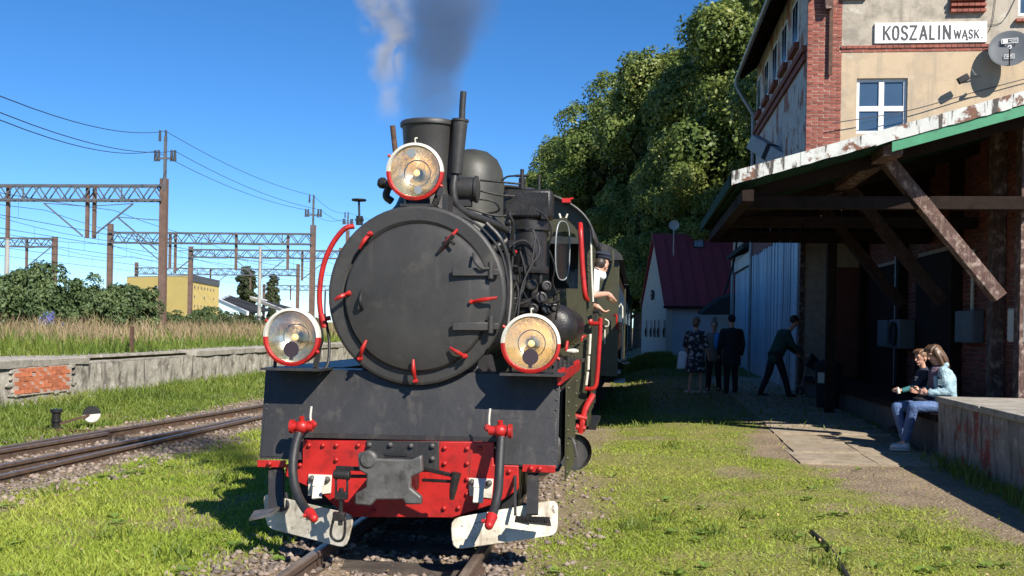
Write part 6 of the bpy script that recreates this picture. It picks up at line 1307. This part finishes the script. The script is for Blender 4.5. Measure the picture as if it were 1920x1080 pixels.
# jeans, jacket, shirt, hair, shoes
j = MB(); j.sphere((5.63, 14.67, .575), (.165, .195, .135))
for h, k_, a_ in ((hipL, kneeL, anL), (hipR, kneeR, anR)): j.cap(h, k_, .098, .073, 14); j.cap(k_, k_.lerp(a_, .5), .072, .062, 14); j.cap(k_.lerp(a_, .5), k_.lerp(a_, .88), .062, .056, 14)
for i in range(5):
    t = .55+i*.08; j.sphere(kneeL.lerp(anL, t), (.064, .064, .012), 12, 7); j.sphere(kneeR.lerp(anR, t), (.064, .064, .012), 12, 7)
j.build('jeans', K['jeans'], wm, remesh=.009)
j = MB(); j.cap((5.60, 14.67, .62), (5.59, 14.67, .96), .135, .135, 14); j.build('shirt', K['purple'], wm, remesh=.011)
j = MB(); j.cap((5.69, 14.66, .56), (5.65, 14.67, .92), .145, .14, 16); j.cap((5.70, 14.55, .46), (5.67, 14.53, .9), .095, .105, 12); j.cap((5.68, 14.80, .50), (5.65, 14.80, .9), .09, .1, 12); j.cap(shL+Vector((.02, .0, -.015)), shR+Vector((.02, 0, -.015)), .078, .078, 12)
j.cap(shL, elL, .072, .06, 12); j.cap(elL, wrL.lerp(elL, .1), .062, .044, 12); j.cap(shR, elR, .07, .06, 12); j.cap(elR, wrR.lerp(elR, .1), .06, .044, 12)
for s_, e_, r_ in ((shL, elL, .069), (elL, wrL, .057), (shR, elR, .067)):
    for i in range(6):
        p = s_.lerp(e_, .12+.14*i); rr = r_*(1.06-.03*i); q = Vector((random.uniform(-.02, .02), random.uniform(-.02, .02), random.uniform(-.03, .03))); j.cap(p-(e_-s_).cross(Vector((0, 1, .3))).normalized()*rr*.8+q, p+(e_-s_).cross(Vector((0, 1, .3))).normalized()*rr*.8-q, .016, .016, 8)
j.cap((5.53, 14.60, .98), (5.66, 14.58, 1.09), .03, .035); j.cap((5.66, 14.58, 1.09), (5.66, 14.78, 1.09), .035, .035); j.cap((5.54, 14.50, .5), (5.52, 14.56, .92), .03, .03)
j.build('denim_jacket', K['denimlt'], wm, remesh=.0085)
j = MB(); MB().bar((5.525, 14.475, .86), (5.60, 14.40, .86), .012, .08).build('breast_pocket', K['denimlt'], wm, bevel=.005)
hr = MB(); hr.sphere(hc+u*.028-f_*.012, (.087, .1, .104), 18, 12, R)
for i in range(26):
    a = -1.95+3.9*i/25+PI; d0 = (l*math.sin(a)+f_*math.cos(a)); p0 = hc+u*.09+d0*.05; p1 = hc+d0*.098+u*.01; p2 = hc+d0*.105-u*.09+Vector((.012, 0, 0)); p3 = hc+d0*.10-u*(.19+.02*math.sin(i*2.7))+Vector((.03, 0, 0))
    k5 = .8+.5*random.random(); hr.tube([p0, p1, p2+d0*.012*math.sin(i*1.9), p3+Vector((0, 0, -.03*random.random()))], [.024, .02*k5, .017*k5, .007], 8, 3)
for q in (-.06, -.03, 0, .03, .06): hr.tube([hc+u*.115+l*q, hc+u*.09+f_*.075+l*q*1.1, hc+u*.055+f_*.092+l*q*1.25], [.026, .022, .012], 8, 3)
hr.build('hair', K['hair'], wm, remesh=.0055)
for a_ in (anL, anR): 
    s_ = MB(); s_.sphere(a_+Vector((-.06, .0, -.055)), (.135, .048, .042), 16, 9); s_.sphere(a_+Vector((.0, 0, -.03)), (.06, .045, .055), 12, 8); s_.build('shoe', K['shoe'], wm, remesh=.008)
    so_ = MB(); so_.box(a_+Vector((-.065, 0, -.095)), (.25, .085, .02)); so_.build('sole', K['white'], wm, bevel=.008)
ph = MB(); pc = Vector((5.285, 14.60, .755)); ph.box(pc, (.012, .075, .15), Matrix.Rotation(-.9, 3, 'Y')); o = ph.build('phone', K['blackm'], loc=pc, bevel=.004); tag(o, 'black phone held in both hands of the seated woman', 'phone')
bg_ = MB(); bc = Vector((5.36, 14.58, .63)); bg_.sphere(bc, (.12, .10, .05), 16, 9); o = bg_.build('handbag', K['dkcloth'], loc=bc); tag(o, 'small dark handbag lying in the lap of the seated woman', 'handbag')
# --- boy ---
boc = Vector((5.50, 15.08, .45)); by = person('small boy in a navy sweater with pale print sitting close behind the woman', boc)
hb = Vector((5.455, 15.02, 1.165)); fb = Vector((-.9, -.42, -.1))
b = MB(); b.cap((5.52, 15.06, .56), (5.50, 15.04, .88), .10, .095, 14); b.cap((5.50, 15.04, .95), hb-Vector((0, 0, .05)), .04, .042); b.cap((5.49, 14.91, .95), (5.48, 15.18, .95), .045, .045)
lb, fbb, ub, Rb = head(b, hb, fb, (0, 0, 1), .92)
b.cap((5.48, 14.92, .93), (5.34, 14.92, .76), .038, .03); b.cap((5.34, 14.92, .76), (5.16, 14.90, .72), .03, .022); hand(b, (5.16, 14.90, .72), (-1, 0, .1), (0, .2, 1), .8, .7)
b.cap((5.48, 15.17, .93), (5.38, 15.2, .75), .038, .03); b.cap((5.38, 15.2, .75), (5.2, 15.12, .7), .03, .022); hand(b, (5.2, 15.12, .7), (-1, -.1, .1), (0, -.2, 1), .8, .7)
for y in (14.98, 15.14): b.cap((5.48, y, .54), (5.2, y, .53), .06, .048); b.cap((5.2, y, .53), (5.22, y, .22), .045, .035); b.cap((5.22, y, .22), (5.17, y, .2), .03, .03)
b.build('body', K['skin'], by, remesh=.0065); face(by, hb, lb, fbb, ub, Rb, .92)
j = MB(); j.cap((5.53, 15.06, .55), (5.50, 15.04, .9), .115, .112, 14); j.cap((5.49, 14.91, .945), (5.48, 15.18, .945), .06, .06); j.cap((5.48, 14.92, .93), (5.35, 14.92, .77), .052, .044); j.cap((5.48, 15.17, .93), (5.38, 15.2, .76), .052, .044); j.cap((5.48, 15.04, .99), (5.5, 15.05, 1.0), .065, .06); j.build('sweater', K['navy'], by, remesh=.01)
j = MB(); j.cap((5.34, 14.92, .765), (5.19, 14.905, .722), .044, .034); j.build('sleeve', K['teal'], by, remesh=.009)
j = MB()
for (yy, zz, w_, h_) in ((14.955, .90, .05, .025), (15.01, .90, .03, .025), (14.95, .865, .03, .02), (15.0, .865, .05, .02), (14.98, .83, .06, .016)): j.box((5.385-.0, yy, zz), (.012, w_, h_), Matrix.Rotation(.35, 3, 'Z'))
j.build('print', K['white'], by)
j = MB()
for y in (14.98, 15.14): j.cap((5.5, y, .54), (5.2, y, .53), .072, .058); j.cap((5.2, y, .53), (5.22, y, .25), .056, .046)
j.build('trousers', K['dkcloth'], by, remesh=.01)
for y in (14.98, 15.14): MB().sphere((5.16, y, .18), (.1, .04, .045), 14, 9).build('shoe', K['dkcloth'], by)
hr = MB(); hr.sphere(hb+ub*.034-fbb*.014, (.078, .09, .088), 16, 10, Rb)
for q in (-.05, -.025, 0, .025, .05): hr.tube([hb+ub*.11+lb*q, hb+ub*.09+fbb*.065+lb*q*1.1, hb+ub*.06+fbb*.083+lb*q*1.2], [.02, .018, .01], 8, 3)
hr.build('hair', K['hairlt'], by, remesh=.007)
o = MB().lathe([(0, 0), (.022, .002), (.024, .05), (.016, .07), (.016, .085), (0, .088)], (5.13, 14.86, .68), (-.2, 0, 1), 12).build('bottle', K['white'], loc=(5.13, 14.86, .68)); tag(o, 'tiny white bottle held by the boy', 'bottle')
# --- engine driver ---
dv = Vector((1.05, 13.1, .9)); dr = person('engine driver in white shirt and dark peaked cap leaning out of the cab', dv)
hd_ = at(1128, 497, 13.35); fd = Vector((.55, .80, -.12)); s1 = at(1112, 515, 13.1); s2 = Vector((.78, 13.25, s1.z-.02)); el = at(1113, 553, 12.95); wr = at(1140, 551, 13.25)
b = MB(); b.cap((.80, 13.1, .95), (.84, 13.1, 1.4), .10, .14, 14); b.cap((.84, 13.1, 1.4), (.95, 13.15, s1.z-.12), .14, .14, 14); b.cap(s1, s2, .06, .06); b.cap((s1+s2)/2, hd_-Vector((0, 0, .05)), .06, .055); ld, fdd, ud, Rd = head(b, hd_, fd, (0.1, 0.1, 1), 1.05)
b.cap(s1, el, .055, .042); b.cap(el, wr, .043, .03); hand(b, wr, Vector((.55, .35, -.75)), (-.6, .2, -.3), .5, 1.1)
e2 = at(1120, 575, 13.0); b.cap(s2, e2+Vector((-.12, .1, 0)), .05, .042); b.cap(e2+Vector((-.12, .1, .02)), e2, .042, .034); hand(b, e2, Vector((.6, .1, -.5)), (-.5, .2, .3), .9, 1.1)
for x in (.70, .86): b.cap((x, 13.1, .96), (x, 13.12, .92), .08, .07)
b.build('body', K['skin'], dr, remesh=.008); face(dr, hd_, ld, fdd, ud, Rd, 1.05)
j = MB(); j.cap((.82, 13.1, 1.3), (.95, 13.13, s1.z-.12), .16, .165, 16); j.cap(s1, s2, .085, .085); j.cap(s1, s1.lerp(el, .72), .085, .072, 14); j.cap(s2, e2+Vector((-.12, .1, 0)), .08, .066); j.cap(s1.lerp(s2, .35)+Vector((0, 0, .06)), hd_-Vector((0, 0, .13)), .07, .065); j.build('shirt', K['shirtw'], dr, remesh=.01)
MB().box(s1+Vector((.02, -.01, .088)), (.12, .05, .012), Matrix.Rotation(.5, 3, 'Y')).build('shoulder_strap', K['grey'], dr)
cp_ = MB(); cp_.sphere(hd_+ud*.10, (.098, .118, .05), 18, 9, Rd); cp_.sphere(hd_+ud*.13-fdd*.01, (.115, .135, .035), 18, 9, Rd); cp_.build('cap', K['navy'], dr, remesh=.008)
MB().sphere(hd_+ud*.075+fdd*.12, (.07, .055, .012), 14, 7, Rd).build('cap_peak', K['blackm'], dr); MB().sphere(hd_-fdd*.03+ud*.02, (.08, .09, .085), 16, 9, Rd).build('hair', K['hairdk'], dr)
# --- group in the shade ---
def stander(label, foot, face_dir, hgt_, parts, hairm=K['hairdk'], fem=False, lean=(0, 0), stride=.1, arm=None, grp='visitors talking in the shade by the plank wall'):
    f = Vector(foot); k = hgt_/1.75; t = person(label, f, grp); fw = Vector(face_dir).normalized(); sd = Vector((fw.y, -fw.x, 0)); L = Vector((lean[0], lean[1], 0)); U = Vector((0, 0, k))
    hip = f+U*.92; ch = hip+U*.38+L*.45; nk = hip+U*.55+L*.7; hd = hip+U*.72+L*.95+fw*.03
    b = MB(); b.sphere(hip, (.15, .14, .12)); b.cap(hip, ch, .125, .15, 14); b.cap(ch+sd*.15+U*.08, ch-sd*.15+U*.08, .07, .07); b.cap(nk-U*.05, hd-U*.06, .055, .055); l, ff, u, R = head(b, hd, fw+Vector((0, 0, -.15)), U+L*.6, k)
    leg = []
    for q in (-1, 1):
        h = hip+sd*q*.09; kn = f+sd*q*.10+U*.48+fw*stride*q*.5+fw*.03; an = f+sd*q*.12+U*.09+fw*stride*q; b.cap(h, kn, .085, .058, 12); b.cap(kn, an, .056, .04, 12); b.cap(an-U*.03, an+fw*.13*k-U*.055, .04, .032); leg.append((h, kn, an))
    ar = []
    for q in (-1, 1):
        s_ = ch+sd*q*.19*k+U*.07
        if arm: e_, w_ = s_+Vector(arm[0]), s_+Vector(arm[0])+Vector(arm[1])
        else: e_ = s_+sd*q*.06-U*.28+fw*.0; w_ = e_-U*.2+fw*.12
        b.cap(s_, e_, .05, .04); b.cap(e_, w_, .04, .028); hand(b, w_, (w_-e_), fw, .5, 1.0); ar.append((s_, e_, w_))
    b.build('body', K['skin'], t, remesh=VX); face(t, hd, l, ff, u, R, k)
    for nm, mat in parts:
        j = MB()
        if nm in ('jacket', 'shirt'):
            j.cap(hip-U*.06, ch, .165, .175, 16); j.cap(ch+sd*.17+U*.07, ch-sd*.17+U*.07, .085, .085, 12)
            for s_, e_, w_ in ar: j.cap(s_, e_, .072, .06); j.cap(e_, w_, .058, .046)
        elif nm == 'dress':
            j.cap(hip-U*.02, ch, .17, .18, 16); j.cap(ch+sd*.16+U*.07, ch-sd*.16+U*.07, .08, .08); j.lathe([(.17, 0), (.2, -.15), (.235, -.42), (.24, -.44), (.0, -.43)], hip+U*.02, U, 20)
            for s_, e_, w_ in ar: j.cap(s_, s_.lerp(e_, .9), .08, .075)
        elif nm == 'coat':
            j.cap(hip, ch, .18, .185, 16); j.cap(ch+sd*.18+U*.07, ch-sd*.18+U*.07, .09, .09); j.lathe([(.18, .1), (.205, -.1), (.22, -.3), (.0, -.3)], hip, U, 18)
            for s_, e_, w_ in ar: j.cap(s_, e_, .078, .066); j.cap(e_, w_, .062, .05)
        elif nm == 'trousers':
            j.sphere(hip, (.165, .155, .125))
            for h, kn, an in leg: j.cap(h, kn, .1, .08, 12); j.cap(kn, an, .075, .062, 12)
        elif nm == 'hair':
            j.sphere(hd+u*.035-ff*.02, (.088*k, .1*k, .098*k), 16, 10, R)
            if fem: j.sphere(hd-ff*.05-u*.02, (.085, .07, .1), 14, 9, R)
        elif nm == 'shoes': pass
        j.build(nm, mat, t, remesh=VX)
    for h, kn, an in leg: MB().sphere(an+fw*.06-U*.055, (.055, .055, .04) if abs(fw.x) < .3 else (.13, .055, .04), 12, 8).sphere(an+fw*.1-U*.06, (.05, .05, .032), 10, 7).build('shoe', K['white'] if fem else K['blackm'], t)
    return t, hip, ch, hd, ar
g1 = gpt(1303, 738); t, hip, ch, hd, ar = stander('grey haired woman in a dark leaf print dress holding a white carrier bag', g1, (.5, 1, 0), 1.72, [('dress', K['pattern']), ('hair', K['hairlt'])], fem=True, stride=.05)
w_ = ar[0][2]; p = w_+Vector((-.1, -.05, -.05)); m = MB(); m.prism([p+Vector((-.1, 0, .12)), p+Vector((.09, 0, .12)), p+Vector((.13, 0, -.28)), p+Vector((-.15, 0, -.28))], (0, .1, 0)); o = m.build('carrier_bag', K['bagw'], loc=p, bevel=.03); tag(o, 'white carrier bag hanging from the hand of the woman in leaf print', 'bag')
g2 = gpt(1338, 735); stander('person in beige half hidden between the leaf print dress and the black coat', g2+Vector((.03, .5, 0)), (-.2, -1, 0), 1.66, [('jacket', K['beige']), ('trousers', K['dkcloth']), ('hair', K['hair'])])
g3 = gpt(1370, 738); t, hip, ch, hd, ar = stander('tall man in long black coat and dark cap with his back turned', g3, (-.1, 1, 0), 1.80, [('coat', K['dkcloth']), ('trousers', K['dkcloth']), ('hair', K['dkcloth'])])
p = at(1345, 640, g3.y+.1); o = MB().sphere(p, (.09, .06, .2), 14, 9).build('blue_bag', K['bagb'], loc=p); tag(o, 'bright blue shoulder bag beside the black coat', 'bag')
g4 = gpt(1452, 744); t, hip, ch, hd, ar = stander('man in green jacket bending forward towards the plank wall', g4, (.95, .3, 0), 1.80, [('jacket', K['greencl']), ('trousers', K['dkcloth']), ('hair', K['hairdk'])], lean=(.42, .1), stride=.28, arm=((.12, .02, -.26), (.22, .05, -.16)))
p = ar[0][2]+Vector((.25, .1, -.2)); t = thing('push_chair', 'dark folding pushchair in front of the bending man', 'pushchair', (p.x, p.y, .05))
m = MB(); m.tube([ar[0][2], p, (p.x+.35, p.y, .15)], .018, 8).tube([p+Vector((.1, .1, .1)), (p.x-.1, p.y+.1, .12)], .018, 8); m.build('frame', K['zinc'], t); MB().prism([p+Vector((0, -.15, -.1)), p+Vector((.32, -.15, -.25)), p+Vector((.35, -.15, -.05)), p+Vector((.12, -.15, .2))], (0, .34, 0)).build('seat', K['dkcloth'], t, bevel=.03)
for q in ((-.1, .1), (.35, 0)): MB().lathe([(.05, -.02), (.1, -.02), (.1, .02), (.05, .02)], (p.x+q[0], p.y+q[1], .14), (0, 1, 0), 16).build('wheel', K['rubber'], t)
# the engine was drawn 10 % oversize: set it, its driver and its smoke to true size (2.06 m wide) with the wheels standing on the rails
for o, p in ((lo, (.099, 7.11, 0)), (dr, (1.107, 11.79, .96)), (bpy.data.objects['dark_smoke'], (.162, 0, .15)), (bpy.data.objects['steam_plume'], (.162, 0, .15))): o.location = p; o.scale = (.9, .9, .9)
for o in list(bpy.data.objects):
    if o.type == 'MESH' and not o.parent and 'label' not in o and 'kind' not in o: o['kind'] = 'structure'
